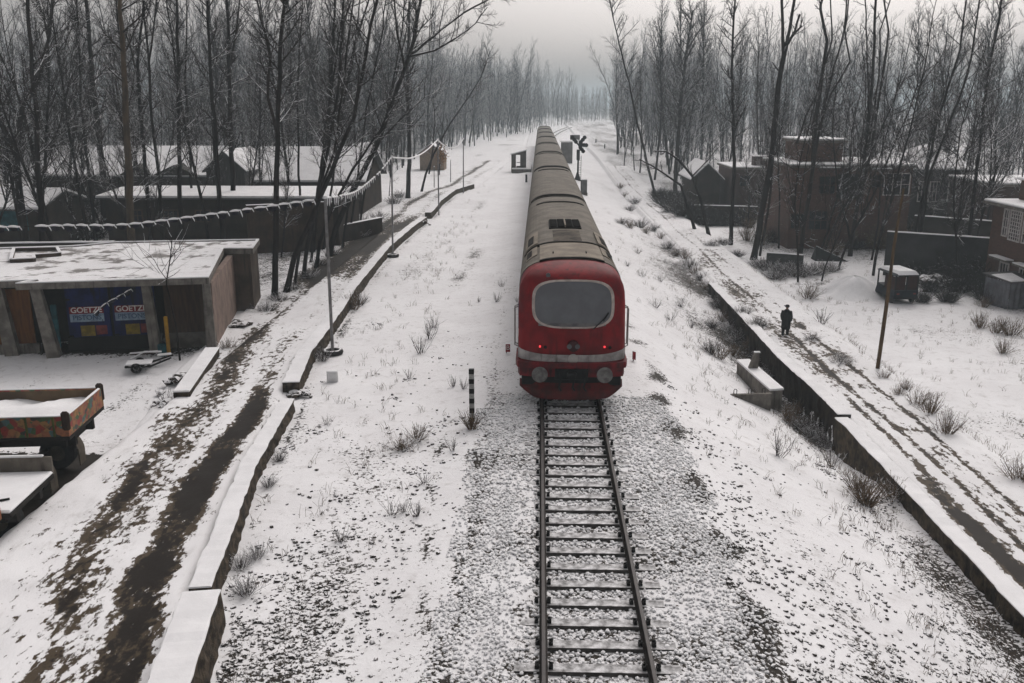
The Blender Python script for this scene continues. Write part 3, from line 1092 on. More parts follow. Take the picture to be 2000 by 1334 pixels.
# grey band, ledge, buffer beam, skirt
bm_ = MB()
rowsb = []
for i in range(31):
    x = -1.6 + 3.2 * i / 30
    dip = .16 * (abs(x) / 1.6) ** 4
    rowsb.append([(x * (1.005), yf(x, z) - .02 + (.1 if abs(x) > 1.58 else 0), z) for z in (1.28 + dip * .3, 1.50 + dip)])
bm_.grid(rowsb)
for sx in (-1, 1):
    bm_.add([(sx * 1.612, .28, 1.33), (sx * 1.612, 3.0, 1.33), (sx * 1.612, 3.0, 1.9), (sx * 1.612, .5, 1.9)], [(0, 1, 2, 3)])
bm_.build('front_band', m_band, cab, smooth=True)
bm_ = MB()
bm_.cyl((.04, yf(0, 1.39) - .03, 1.38), .15, .03, 'Y', 20)
bm_.build('band_emblem', mat('worn_emblem', (.45, .43, .41), (.34, .32, .31), scale=8), cab)
bm_ = MB()
bm_.cyl((.04, yf(0, 1.78) - .05, 1.78), .17, .10, 'Y', 20)
bm_.cyl((-.08, yf(0, 1.78) - .10, 1.78), .075, .05, 'Y', 14, 1)
bm_.cyl((.16, yf(0, 1.78) - .10, 1.78), .075, .05, 'Y', 14, 1)
bm_.build('headlight', [mat('lamp_housing', (.06, .012, .014), (.03, .01, .01), scale=5), glass_mat('lamp_lens', (.08, .08, .085), .2)], cab)
bm_ = MB()
bm_.cyl((-.72, yf(.72, 3.78) - .02, 3.78), .07, .04, 'Y', 16)
bm_.build('roof_light', mat('lamp_glass_grey', (.10, .10, .11), (.06, .06, .07), scale=8, rough=.3), cab)
for sx in (-.95, .97):
    bm_ = MB()
    bm_.cyl((sx, yf(sx, 1.74) - .02, 1.74), .028, .05, 'Y', 14)
    bm_.build('tail_lamp', m_lamp, cab)
    bm_ = MB()
    bm_.cyl((sx + .16, yf(sx, 1.72) - .015, 1.72), .05, .04, 'Y', 14)
    bm_.build('marker_lamp', m_soot, cab)
bm_ = MB()
pl = [(-1.68, .35), (-1.62, .06), (-1.2, -.06), (0, -.12), (1.2, -.06), (1.62, .06), (1.68, .35), (1.68, 1.6), (-1.68, 1.6)]
bm_.prism(pl, 1.10, 1.28)
bm_.prism([(x * .96, y + .12) for x, y in pl], .80, 1.10)
bm_.build('buffer_beam', m_redlow, cab)
for sx in (-.95, .97):
    bm_ = MB()
    bm_.cyl((sx, -.10, .98), .13, .5, 'Y', 18, 1)
    bm_.cyl((sx, -.34, .98), .235, .06, 'Y', 28, 0)
    bm_.cyl((sx, -.38, .98), .13, .03, 'Y', 20, 0)
    bm_.build('buffer', [m_buf, m_black], cab)
bm_ = MB()
bm_.box((0, .02, .92), (1.0, .22, .36), mi=0, bev=.03)
bm_.box((0, -.14, .9), (.28, .3, .22), bev=.04)
for x in (-.36, .05, .38):
    bm_.tube([(x, -.1, 1.0), (x + .03, -.24, .8), (x - .02, -.2, .55), (x + .05, -.12, .42)], .03, 7)
bm_.build('coupler', m_black, cab)
bm_ = MB()
ex = []
for i in range(25):
    x = -1.56 + 3.12 * i / 24
    a = abs(x) / 1.56
    yb = -.10 + .5 * a ** 3
    zl = .16 + .26 * max(0, (a - .70) / .30) ** 1.2
    ex.append([(x, yb + .10, .62), (x, yb - .05, .42), (x * .99, yb - .09, zl), (x * .99, yb + .0, zl)])
bm_.grid(ex)
bm_.build('skirt', mat('skirt_red', (.12, .012, .012), (.05, .012, .010), scale=2.4, rough=.6, streak=(.035, .012, .01)), cab)
bm_ = MB()
bm_.box((0, .5, .66), (3.0, .7, .3), bev=.03)
bm_.box((0, 10.5, .72), (2.6, 19.6, .42), bev=.03)
for y in (3.2, 17.8):
    bm_.box((0, y, .5), (2.5, 3.0, .5), bev=.05)
    for dy in (-1, 1):
        for sx in (-1, 1):
            bm_.cyl((sx * .87, y + dy * 1.1, .45), .45, .13, 'X', 22)
bm_.build('underframe', m_black, cab)
for sx in (-1, 1):
    bm_ = MB()
    bm_.tube([(sx * 1.62, .78, 1.55), (sx * 1.72, .78, 1.6), (sx * 1.72, .78, 2.75), (sx * 1.62, .78, 2.8)], .022, 8)
    bm_.tube([(sx * 1.62, 1.05, 1.55), (sx * 1.72, 1.05, 1.6), (sx * 1.72, 1.05, 2.75), (sx * 1.62, 1.05, 2.8)], .022, 8)
    bm_.build('handrail', mat('handrail_grey', (.3, .29, .28), (.2, .19, .18)), cab)
    bm_ = MB()
    bm_.box((sx * 1.605, 1.15, 2.45), (.03, .34, .8), bev=.01)
    bm_.build('cab_side_window', m_blue, cab)

cm = MB()
L2 = 22.2
for j in range(np_ - 1):
    a, b = PR[j], PR[j + 1]
    zc = (a[1] + b[1]) / 2
    cm.add([(a[0], 0, a[1]), (a[0], L2, a[1]), (b[0], L2, b[1]), (b[0], 0, b[1])], [(0, 1, 2, 3)], 0 if zc > 2.15 else (1 if zc > 1.35 else 2))
for y in (0, L2):
    cm.add([(x, y, z) for x, z in PR], [tuple(range(np_)) if y else tuple(range(np_ - 1, -1, -1))], 3)
ch0 = cm.build('coach', [m_blue, m_cream, m_red, m_dark], tr, smooth=False)
rm = MB()
full_roof(rm, .0, L2, .02)
rm.build('roof', m_roof, ch0)
rm = MB()
roof_sheet(rm, -1.45, 1.45, .04, .3, .02, .06, 0, 24)
roof_sheet(rm, -1.12, 1.12, L2 - 2.75, L2 - 2.52, .02, .06, 0, 22)
roof_sheet(rm, -1.4, 1.4, L2 - .25, L2 - .05, .02, .06, 0, 22)
rm.build('roof_rib', m_dark, ch0)
rm = MB()
rm.box((0, L2 / 2, .72), (2.6, L2 - .6, .42), bev=.03)
for y in (3.4, L2 - 3.4):
    rm.box((0, y, .5), (2.5, 3.0, .5), bev=.05)
    for dy in (-1, 1):
        for sx in (-1, 1):
            rm.cyl((sx * .87, y + dy * 1.1, .45), .45, .13, 'X', 20)
rm.build('underframe', m_black, ch0)
for sx in (-1, 1):
    rm = MB()
    for k in range(8):
        rm.box((sx * 1.605, 2.6 + k * 2.4, 2.45), (.02, 1.3, .75), bev=.008)
    rm.build('side_windows', m_glass, ch0)
rm = MB()
rm.box((0, -.35, 2.35), (1.5, .7, 2.4), bev=.06)
rm.build('gangway', m_dark, ch0)
ch0.location = (0, 21.7, 0)
for k in range(1, 7):
    c = ch0.copy()
    COL.objects.link(c)
    c.parent = tr
    y = 21.7 + k * 22.95
    dx = 0 if y + YF < 190 else ((y + YF - 190) / 230) ** 2 * 26
    c.location = (dx, y, 0)
    for g in list(ch0.children):
        e = g.copy()
        COL.objects.link(e)
        e.parent = c

# ------------------------------------------------------------------ things along the track
m_postw = mat('post_white', (.34, .34, .33), (.2, .2, .19), scale=8, rough=.7)
b = GG(922, 824)
pt_ = thing('striped_post', 'short black and white banded post in a tuft of dry grass left of the track', 'post', b)
hh = 1.62
nb = 11
for k in range(nb):
    z0, z1 = hh * k / nb, hh * (k + 1) / nb
    if k == 0:
        z0 -= .15
    m = MB()
    w = .145 if k % 2 == 0 else .139
    m.box((0, 0, (z0 + z1) / 2), (w, w, z1 - z0))
    m.build('black_band' if k % 2 == 0 else 'white_band', m_black if k % 2 == 0 else m_postw, pt_)
sn = MB()
sn.box((0, 0, hh + .02), (.14, .14, .04), bev=.015)
sn.build('snow_cap', m_snow, pt_)

m_sign = mat('sign_red', (.30, .012, .02), (.18, .008, .014), scale=6, rough=.5)
m_white = mat('lettering_white', (.62, .60, .58), (.48, .46, .45), scale=9, rough=.6)
for px, py, lab, rz in ((992, 690, 'small red marker plate with a pale letter in the snow left of the train', .05), (1238, 705, 'small plain red marker plate in the snow right of the train', -.9)):
    b = GG(px, py)
    t = thing('marker_plate', lab, 'marker', b, rz)
    m = MB()
    m.box((0, 0, .2), (.17, .02, .30), bev=.006)
    m.build('plate', m_sign, t)
    m = MB()
    m.box((-.05, .02, .0), (.03, .03, .3))
    m.build('stake', m_black, t)
    if px < 1000:
        text_obj('B', .25, m_white, t, Matrix.Translation((0, -.017, .21)) @ Matrix.Rotation(math.pi / 2, 4, 'X'), depth=.003)

# lamp poles of the left lane and the snow laden strings between them
m_pole = mat('galvanised_pole', (.24, .235, .235), (.14, .135, .135), scale=4, rough=.6, metal=.2)
m_tyre = mat('tyre_rubber', (.02, .02, .02), (.035, .033, .032), scale=6, snow=.86, soft=.1)


def pole(bpx, tpx, r, label, ring=False):
    b = GG(*bpx)
    tp = PY(tpx[0], tpx[1], b.y)
    t = thing('pole', label, 'pole', b)
    m = MB()
    d = tp - b
    m.tube([(0, 0, -.3), d * .5, d], [r, r * .95, r * .8], 10)
    m.build('shaft', m_pole, t)
    m = MB()
    m.cyl(d + Vector((0, 0, .05)), r * 1.2, .1, 'Z', 10)
    m.build('snow_cap', m_snow, t)
    if ring:
        m = MB()
        n, k = 22, 8
        V, F = [], []
        for i in range(n):
            a = i * 2 * math.pi / n
            for j in range(k):
                q = j * 2 * math.pi / k
                rr = .30 + .10 * math.cos(q)
                V.append((rr * math.cos(a), rr * math.sin(a), .1 + .11 * math.sin(q)))
        for i in range(n):
            for j in range(k):
                F.append((i * k + j, ((i + 1) % n) * k + j, ((i + 1) % n) * k + (j + 1) % k, i * k + (j + 1) % k))
        m.add(V, F)
        m.build('tyre_base', m_tyre, t, smooth=True)
    return b, tp


P1 = pole((650, 692), (635, 388), .062, 'tall grey metal pole standing in an old tyre beside the near wall', True)
P2 = pole((767, 502), (765, 307), .055, 'second grey pole further along the long stone wall, standing in a tyre', True)
P3 = pole((857, 420), (855, 273), .06, 'third grey pole by the rubble gap in the long stone wall')
P4 = pole((905, 378), (905, 271), .06, 'farthest pole of the strung row beside the curved wall end')
pole((880, 358), (880, 313), .05, 'short thin pole in the far snow field beyond the lane')
pole((848, 368), (848, 326), .05, 'short thin dark pole behind the third strung pole')

m_rope = mat('snowy_rope', (.86, .86, .87), (.78, .78, .79), scale=6, rough=.8)
m_penn = mat('frozen_pennant', (.03, .03, .04), (.015, .015, .02), scale=6, rough=.7)


def string(pix, Y0, Y1, label, pitch, dia):
    n0 = len(pix)
    P = []
    for i, (px, py) in enumerate(pix):
        P.append(PY(px, py, Y0 + (Y1 - Y0) * (px - pix[0][0]) / (pix[-1][0] - pix[0][0])))
    # smooth curve
    C = []
    for i in range(n0 - 1):
        p0, p1, p2, p3 = P[max(i - 1, 0)], P[i], P[i + 1], P[min(i + 2, n0 - 1)]
        for k in range(8):
            t = k / 8
            C.append(.5 * ((2 * p1) + (p2 - p0) * t + (2 * p0 - 5 * p1 + 4 * p2 - p3) * t * t + (3 * p1 - p0 - 3 * p2 + p3) * t ** 3))
    C.append(P[-1])
    t = thing('bunting_string', label, 'bunting', C[0])
    o = C[0]
    m = MB()
    m.tube([c - o for c in C], dia * .45, 6)
    m.build('rope', m_rope if pitch is None else m_black, t, smooth=True)
    if pitch is None:
        return
    # arc length
    acc = [0]
    for a, b in zip(C[:-1], C[1:]):
        acc.append(acc[-1] + (b - a).length)

    def at_(s):
        for i in range(len(acc) - 1):
            if acc[i + 1] >= s:
                return C[i].lerp(C[i + 1], (s - acc[i]) / max(1e-6, acc[i + 1] - acc[i]))
        return C[-1]
    rr = random.Random(5 + n0)
    s = .05
    while s < acc[-1] - pitch:
        if rr.random() < .93:
            w = pitch * rr.uniform(.85, 1.02)
            pts = [at_(s + w * k / 6) + Vector((0, 0, dia * (.3 + .5 * math.sin(math.pi * min(1, k / 5))))) for k in range(7)]
            drop = pitch * rr.uniform(.25, .62)
            e = pts[-1]
            d = (pts[-1] - pts[-3]).normalized()
            tail = [e + d * .02 + Vector((0, 0, -drop * .3)), e + d * .05 + Vector((0, 0, -drop * .7)), e + d * .06 + Vector((0, 0, -drop))]
            m = MB()
            m.tube([p - o for p in pts + tail], [dia * .35, dia * .8, dia * .95, dia, dia * .95, dia * .85, dia * .7, dia * .5, dia * .4, dia * .12], 7, 0)
            a, b = pts[1] - o, pts[5] - o
            z = Vector((0, 0, -pitch * rr.uniform(.25, .5)))
            y = Vector((0, .008, 0))
            m.add([a - y, b - y, b + z * .9 - y, (a + b) / 2 + z * 1.2 - y, a + z * .7 - y, a + y, b + y, b + z * .9 + y, (a + b) / 2 + z * 1.2 + y, a + z * .7 + y], [(0, 1, 2, 3, 4), (9, 8, 7, 6, 5), (0, 5, 6, 1), (1, 6, 7, 2), (2, 7, 8, 3), (3, 8, 9, 4), (4, 9, 5, 0)], 1)
            m.build('pennant', [m_rope, m_penn], t, smooth=True)
        s += pitch


string([(-160, 440), (0, 444), (60, 443), (135, 441), (235, 440), (330, 430), (480, 410), (600, 393), (635, 388)], 28.5, P1[1].y, 'near string of frozen pennants thick with snow from the left edge to the tyre pole', .42, .042)
string([(635, 388), (665, 384), (700, 372), (740, 338), (765, 307)], P1[1].y, P2[1].y, 'second string of snowy pennants rising from the tyre pole to the next pole', .62, .045)
string([(765, 307), (785, 309), (805, 308), (830, 296), (855, 273)], P2[1].y, P3[1].y, 'third snow covered string between the second and third poles', None, .12)
string([(855, 273), (866, 283), (880, 289), (894, 285), (905, 271)], P3[1].y, P4[1].y, 'last sagging snow covered string at the far end of the pole row', None, .13)

string([(182, 616), (205, 594), (230, 580), (268, 558)], 32.6, 33.2, 'thin broken string of snow bits slanting across the blue shutters', .34, .026)

# signal seen from behind, relay cabinet, halt hut and far pieces
b = GG(1128, 352)
sg = thing('railway_signal', 'dark railway signal with a fan of lamp arms on a post right of the train', 'signal', b)
tp = PY(1129, 283, b.y) - b
hz = tp.z
m = MB()
m.tube([(0, 0, 0), (0, 0, hz * .5), (.03, 0, hz * .62)], [.10, .09, .09], 8)
m.build('mast', m_black, sg)
m = MB()
m.tube([(0, 0, -.2), (0, 0, .35), (0, 0, 1.0)], [.55, .34, .12], 8)
m.build('base', m_black, sg)
m = MB()
m.box((.03, 0, hz * .72), (.42, .25, hz * .30), bev=.05)
m.build('lamp_head', m_black, sg)
for a, l in ((130, 1.25), (50, 1.2), (-2, 1.0), (-52, 1.0)):
    m = MB()
    dx, dz = math.cos(R(a)), math.sin(R(a))
    m.tube([(.03, 0, hz), (.03 + dx * l * .5, 0, hz + dz * l * .5)], .09, 6)
    for q in (.4, .7, 1.0):
        m.cyl((.03 + dx * l * q, -.02, hz + dz * l * q), .25, .3, 'Y', 12)
    m.build('lamp_arm', m_black, sg)
m = MB()
m.tube([(.12, .12, .2), (.12, .12, hz * .9)], .03, 5)
m.tube([(.42, .12, .2), (.42, .12, hz * .7)], .03, 5)
for k in range(9):
    m.tube([(.12, .12, .4 + k * .3), (.42, .12, .4 + k * .3)], .02, 4)
m.build('ladder', m_black, sg)
b = GG(1140, 380)
t = thing('relay_cabinet', 'grey metal cabinet on the snow just in front of the signal', 'cabinet', b)
m = MB()
m.box((0, 0, .82), (.68, .6, 1.5), bev=.03)
m.build('case', mat('cabinet_grey', (.15, .155, .15), (.10, .10, .10), scale=3), t)
m = MB()
m.box((0, 0, .05), (.8, .7, .3), bev=.02)
m.build('plinth', m_conc, t)
m = MB()
m.box((0, 0, 1.61), (.72, .64, .08), bev=.03)
m.build('snow_cap', m_snow, t)
m = MB()
m.box((0, -.315, .85), (.56, .02, 1.3), bev=.006)
m.build('door', mat('cabinet_door', (.165, .17, .165), (.115, .115, .115), scale=3), t)

b = GG(1013, 336)
m_hut = mat('hut_wall', (.12, .105, .095), (.075, .066, .06), scale=1.5, streak=(.045, .04, .035))
t = thing('halt_hut', 'small grey halt hut with an open window left of the train', 'hut', b)
m = MB()
w, d, h1, h2 = 2.05, 2.0, 2.35, 2.95
x0, x1 = -w / 2, w / 2
m.box((x0 + .32, 0, h1 / 2), (.64, .14, h1))
m.box((.62, 0, h1 / 2), (.81, .14, h1))
m.box((-.045, 0, .42), (.53, .14, .84))
m.hexa([(x0, -.07, h1), (x1, -.07, h1), (x1, .07, h1), (x0, .07, h1)], [(x0, -.07, h1 + .02), (x1, -.07, h2), (x1, .07, h2), (x0, .07, h1 + .02)])
m.hexa([(x0, .07, 0), (x0 + .14, .07, 0), (x0 + .14, d, 0), (x0, d, 0)], [(x0, .07, h1), (x0 + .14, .07, h1), (x0 + .14, d, h1), (x0, d, h1)])
m.hexa([(x1 - .14, .07, 0), (x1, .07, 0), (x1, d, 0), (x1 - .14, d, 0)], [(x1 - .14, .07, h2 - .1), (x1, .07, h2 - .06), (x1, d, h2 - .06), (x1 - .14, d, h2 - .1)])
m.build('wall', m_hut, t)
m = MB()
m.hexa([(x0 - .15, -.25, h1 + .02), (x1 + .1, -.25, h2), (x1 + .1, d + .15, h2), (x0 - .15, d + .15, h1 + .02)], [(x0 - .15, -.25, h1 + .16), (x1 + .1, -.25, h2 + .14), (x1 + .1, d + .15, h2 + .14), (x0 - .15, d + .15, h1 + .16)])
m.build('roof', m_snow, t)
m = MB()
m.box((-.045, .02, 1.3), (.5, .05, .08))
m.build('sill', m_black, t)
b = GG(1017, 338)
t = thing('halt_platform', 'low concrete platform slab under the halt hut beside the train', 'platform', (b.x, b.y, b.z))
m = MB()
m.box((.1, 5.5, .15), (2.7, 11, .7), bev=.03)
m.build('slab', m_conc, t)
m = MB()
m.box((.1, 5.5, .53), (2.66, 10.9, .07), bev=.03)
m.build('snow_cover', m_snow, t)
b = GG(1095, 303)
m_hut2 = mat('shelter_grey', (.22, .215, .205), (.15, .145, .14), scale=1.5)
t = thing('platform_shelter', 'tall grey shelter wall close against the far right of the train', 'shelter', (4.4, 150, gzf(4.4, 150)))
m = MB()
m.box((0, 0, 1.6), (1.9, .3, 3.4), bev=.02)
m.box((.85, 1.6, 1.6), (.2, 3.2, 3.2), bev=.02)
m.build('wall', m_hut2, t)
m = MB()
m.box((0, 1.5, 3.45), (2.2, 3.6, .14), bev=.03)
m.build('roof', m_snow, t)
t = thing('name_board', 'dark board on two posts in the far snow beyond the train', 'board', (8.2, 215, gzf(8.2, 215)))
m = MB()
m.box((0, 0, 2.1), (2.3, .1, 1.1), bev=.02)
m.build('board', mat('board_dark', (.08, .075, .07), (.05, .047, .045)), t)
for x in (-.9, .9):
    m = MB()
    m.box((x, .08, .9), (.14, .08, 2.2))
    m.build('leg', m_black, t)
for k, (px, py) in enumerate(((1164, 279), (1181, 290), (1028, 356))):
    b = GG(px, py)
    m = MB()
    hh_ = .9
    m.cyl((0, 0, hh_ / 2), .13, hh_, 'Z', 8)
    m.cyl((0, 0, hh_ + .06), .14, .1, 'Z', 8, 1)
    t = m.build('marker_post', [m_black, m_snow])
    t.location = b
    tag(t, ['tiny dark post on the far slope above the signal', 'tiny dark post at the foot of the right hand trees', 'small dark post left of the train before the halt platform'][k], 'post')

# culvert head on the right slope
b = GG(1480, 770)
t = thing('culvert_head', 'concrete culvert headwall with snow on top set into the right slope', 'culvert', (b.x, b.y, -2.9))
o = (b.x, b.y, -2.9)
a0, a1 = G(1440, 704, -1.9), G(1505, 762, -1.9)
c0, c1 = G(1462, 703, -1.9), G(1529, 760, -1.9)
m = MB()
m.prism([(a1.x, a1.y), (c1.x, c1.y), (c0.x, c0.y), (a0.x, a0.y)], -3.6, -1.93)
m.build('parapet', m_conc, t, sub=o)
m = MB()
m.prism([(a1.x - .03, a1.y - .03), (c1.x + .03, c1.y - .03), (c0.x + .03, c0.y), (a0.x - .03, a0.y)], -1.928, -1.85)
m.build('snow_cap', m_snow, t, sub=o)
w0, w1 = G(1423, 773, -1.93), G(1507, 770, -1.93)
m = MB()
m.prism([(w0.x, w0.y), (w1.x, w1.y - .02), (w1.x, w1.y + .14), (w0.x, w0.y + .14)], -3.5, -1.90)
m.build('wing_wall', m_conc, t, sub=o)
for q in (.16, .5, .82):
    p = w0.lerp(w1, q)
    m = MB()
    m.tube([(p.x - .055, p.y + .06, -1.95), (p.x - .055, p.y + .06, -1.74), (p.x - .03, p.y + .06, -1.70), (p.x + .03, p.y + .06, -1.70), (p.x + .055, p.y + .06, -1.74), (p.x + .055, p.y + .06, -1.95)], .014, 6)
    m.build('lifting_loop', m_black, t, sub=o)
b = G(1470, 719, -1.86)
m = MB()
m.hexa([(-.22, -.06, -.1), (.20, -.06, -.1), (.22, .12, -.1), (-.2, .12, -.1)], [(.02, .0, .62), (.26, .0, .66), (.27, .13, .66), (.04, .13, .62)])
m.box((.15, .06, .68), (.26, .16, .05), bev=.02, mi=1)
tt = m.build('marker_stone', [m_conc, m_snow])
tt.location = b
tag(tt, 'small leaning concrete slab standing on the culvert parapet', 'stone slab')
b = GG(650, 745)
m = MB()
m.box((0, 0, .0), (.36, .26, .68), rz=.1, bev=.03)
m.box((0, 0, .36), (.38, .28, .07), rz=.1, bev=.03, mi=1)
tt = m.build('marker_stone', [mat('frosted_stone', (.7, .7, .7), (.6, .6, .6)), m_snow])
tt.location = b
tag(tt, 'snow plastered marker stone below the tyre of the near pole', 'stone')

# leaning pole in the right field
b = GG(1713, 724)
tp = PY(1765, 368, b.y + .3) - b
t = thing('leaning_pole', 'tall thin leaning wooden pole at the edge of the right field', 'pole', b)
m = MB()
m.tube([Vector((0, 0, -.3)), tp * .33, tp * .7 + Vector((-.05, 0, 0)), tp], [.085, .08, .06, .045], 9)
m.build('shaft', mat('brown_wood', (.11, .072, .036), (.055, .036, .022), scale=3, stretch=(4, 4, .5)), t)

# ------------------------------------------------------------------ left shop row
m_wall1 = mat('stained_plaster', (.09, .068, .052), (.05, .038, .03), scale=1.2, bump=.3, streak=(.05, .042, .036))
m_pink = mat('pink_plaster', (.25, .185, .155), (.17, .128, .108), scale=1.8, bump=.3, streak=(.10, .08, .065))
m_brown = mat('brown_boards', (.060, .036, .024), (.034, .022, .016), scale=2, stretch=(6, 6, .6))
m_orange = mat('orange_shutter', (.15, .062, .018), (.08, .032, .012), scale=2, stretch=(5, 5, .6))
m_pbl = mat('shutter_blue', (.006, .013, .085), (.003, .006, .04), scale=2.5, rough=.6, streak=(.006, .006, .012))
m_signr = mat('sign_strip_red', (.20, .018, .024), (.11, .012, .016), scale=4)
m_signw = mat('sign_strip_pale', (.26, .34, .42), (.15, .2, .27), scale=5)
m_ylw = mat('faded_yellow', (.24, .17, .025), (.12, .09, .02), scale=5)
m_fred = mat('faded_red', (.20, .045, .04), (.10, .03, .03), scale=5)
m_lett = mat('letter_pale_blue', (.05, .10, .18), (.04, .07, .12), scale=6)
m_teal = mat('teal_paint', (.02, .10, .12), (.012, .05, .06), scale=4)
m_yel = mat('yellow_paint', (.36, .20, .02), (.22, .12, .02), scale=4)
m_void = mat('dark_interior', (.008, .008, .008), (.014, .013, .012), scale=3)

ZR = 2.3
A, B, Cc, D_, E_ = (G(*p, ZR) for p in ((29, 556), (408, 544), (437, 487), (494, 487), (507, 469)))
Fp = G(226, 474, ZR)
Gp = G(140, 482, ZR)
ub = (B - A).normalized()
wb = Vector((-ub.y, ub.x, 0))
LF = (B - A).length
rzS = math.atan2(ub.y, ub.x)
GZ0 = -.98
shop = thing('shop_building', 'flat snow roofed shop with blue shutters beside the left lane', 'shop', (A.x, A.y, GZ0), rzS)
MS = Matrix.Translation((A.x, A.y, GZ0)) @ Matrix.Rotation(rzS, 4, 'Z')
MSi = MS.inverted()


def lo(p):
    q = MSi @ Vector(p)
    return (q.x, q.y)


H = ZR - GZ0
pa, pb, pc, pd, pe, pf, pg = [lo(p) for p in (A, B, Cc, D_, E_, Fp, Gp)]
XL0 = -9.0
pg2 = (XL0, pg[1] - .2)
ext0, ext1 = (XL0, .55), (.35, .55)
outline = [pa, pb, pc, pd, pe, pf, pg, pg2, ext0, ext1]
m = MB()
m.prism(outline, H - .21, H - .06)
m.build('roof_slab', m_conc, shop)
m = MB()


def inset(poly, d):
    n = len(poly)
    out = []
    for i in range(n):
        p0, p1, p2 = Vector(poly[i - 1]), Vector(poly[i]), Vector(poly[(i + 1) % n])
        e1, e2 = (p1 - p0).normalized(), (p2 - p1).normalized()
        n1, n2 = Vector((-e1.y, e1.x)), Vector((-e2.y, e2.x))
        b = (n1 + n2)
        b = b / max(.3, b.dot(n1))
        out.append(tuple(p1 + b * d))
    return out


ins = inset(outline, .14)
n = len(outline)
for i in range(n):
    k = (i + 1) % n
    m.hexa([(*outline[i], H - .062), (*outline[k], H - .062), (*ins[k], H - .062), (*ins[i], H - .062)], [(*outline[i], H + .03), (*outline[k], H + .03), (*ins[k], H + .03), (*ins[i], H + .03)])
m.build('roof_rim', m_conc, shop)
m = MB()
rim2 = inset(outline, .01)
rim3 = inset(outline, .13)
for i in range(n):
    k = (i + 1) % n
    m.hexa([(*rim2[i], H + .032), (*rim2[k], H + .032), (*rim3[k], H + .032), (*rim3[i], H + .032)], [(*rim2[i], H + .075), (*rim2[k], H + .075), (*rim3[k], H + .075), (*rim3[i], H + .075)])
m.build('rim_snow', m_snow, shop)
# roof snow as a gently uneven sheet
m_roofsnow = ground_mat('roof_snow', (.20, .19, .18), (.11, .10, .095), fine=.9, gain=.55)
ins2 = inset(outline, .135)
m = MB()
m.prism(ins2, H - .058, H - .005)
V0 = None
tmp = m
o_ = tmp.build('roof_snow', m_roofsnow, shop)
a_ = o_.data.attributes.new('bare', 'FLOAT', 'POINT')
a_.data.foreach_set('value', np.full(len(o_.data.vertices), .38, np.float32))
# raised light well on the roof
m = MB()
lw = [lo(G(px_, py_, ZR)) for px_, py_ in ((22, 513), (68, 511), (66, 504), (118, 500), (112, 489), (28, 491))]
for i in range(6):
    p, q = Vector(lw[i]), Vector(lw[(i + 1) % 6])
    d = q - p
    a = math.atan2(d.y, d.x)
    c = (p + q) / 2
    m.box((c.x, c.y, H + .05), (d.length, .1, .2), rz=a)
    m.box((c.x, c.y, H + .165), (d.length + .05, .13, .03), rz=a, mi=1)
m.build('light_well', [m_wall1, m_snow], shop)
# walls
yb = 1.0
m = MB()
m.box((pb[0] - .12, (pb[1] + pc[1]) / 2 + .35, (H - .27) / 2 - .2), (.24, pc[1] - pb[1] - .2, H - .27 + .4), rz=0)
m.build('side_wall', m_pink, shop)
m = MB()
m.prism([(pc[0] - .15, pc[1] + .12), (pd[0] - .15, pd[1] + .12), (pe[0] - .12, pe[1] - .15), (pf[0], pf[1] - .2), (pf[0], pf[1] - .4), (pe[0] - .4, pe[1] - .4), (pd[0] - .4, pd[1] + .35), (pc[0] - .15, pc[1] + .35)], -.4, H - .212)
m.build('annex_wall', m_wall1, shop)
m = MB()
m.prism([(XL0, 2.6), (pb[0] - .3, 2.6), (pb[0] - .3, 2.8), (XL0, 2.8)], -.4, H - .212)
m.build('back_wall', m_void, shop)


def px2u(px):
    return (px - 29) / (408 - 29) * LF


# columns
for k, (x, y, w, lean) in enumerate(((px2u(60), .25, .42, .42), (px2u(275), .35, .36, .16), (px2u(398), .3, .34, .0), (-1.0, .85, .45, .3))):
    m = MB()
    m.hexa([(x - w * .55 + lean, y - .1, -.2), (x + w * .6 + lean, y - .1, -.2), (x + w * .6 + lean, y + .34, -.2), (x - w * .55 + lean, y + .34, -.2)], [(x - w * .42, y, H - .212), (x + w * .42, y, H - .212), (x + w * .42, y + .3, H - .212), (x - w * .42, y + .3, H - .212)])
    m.build('column', m_conc, shop)
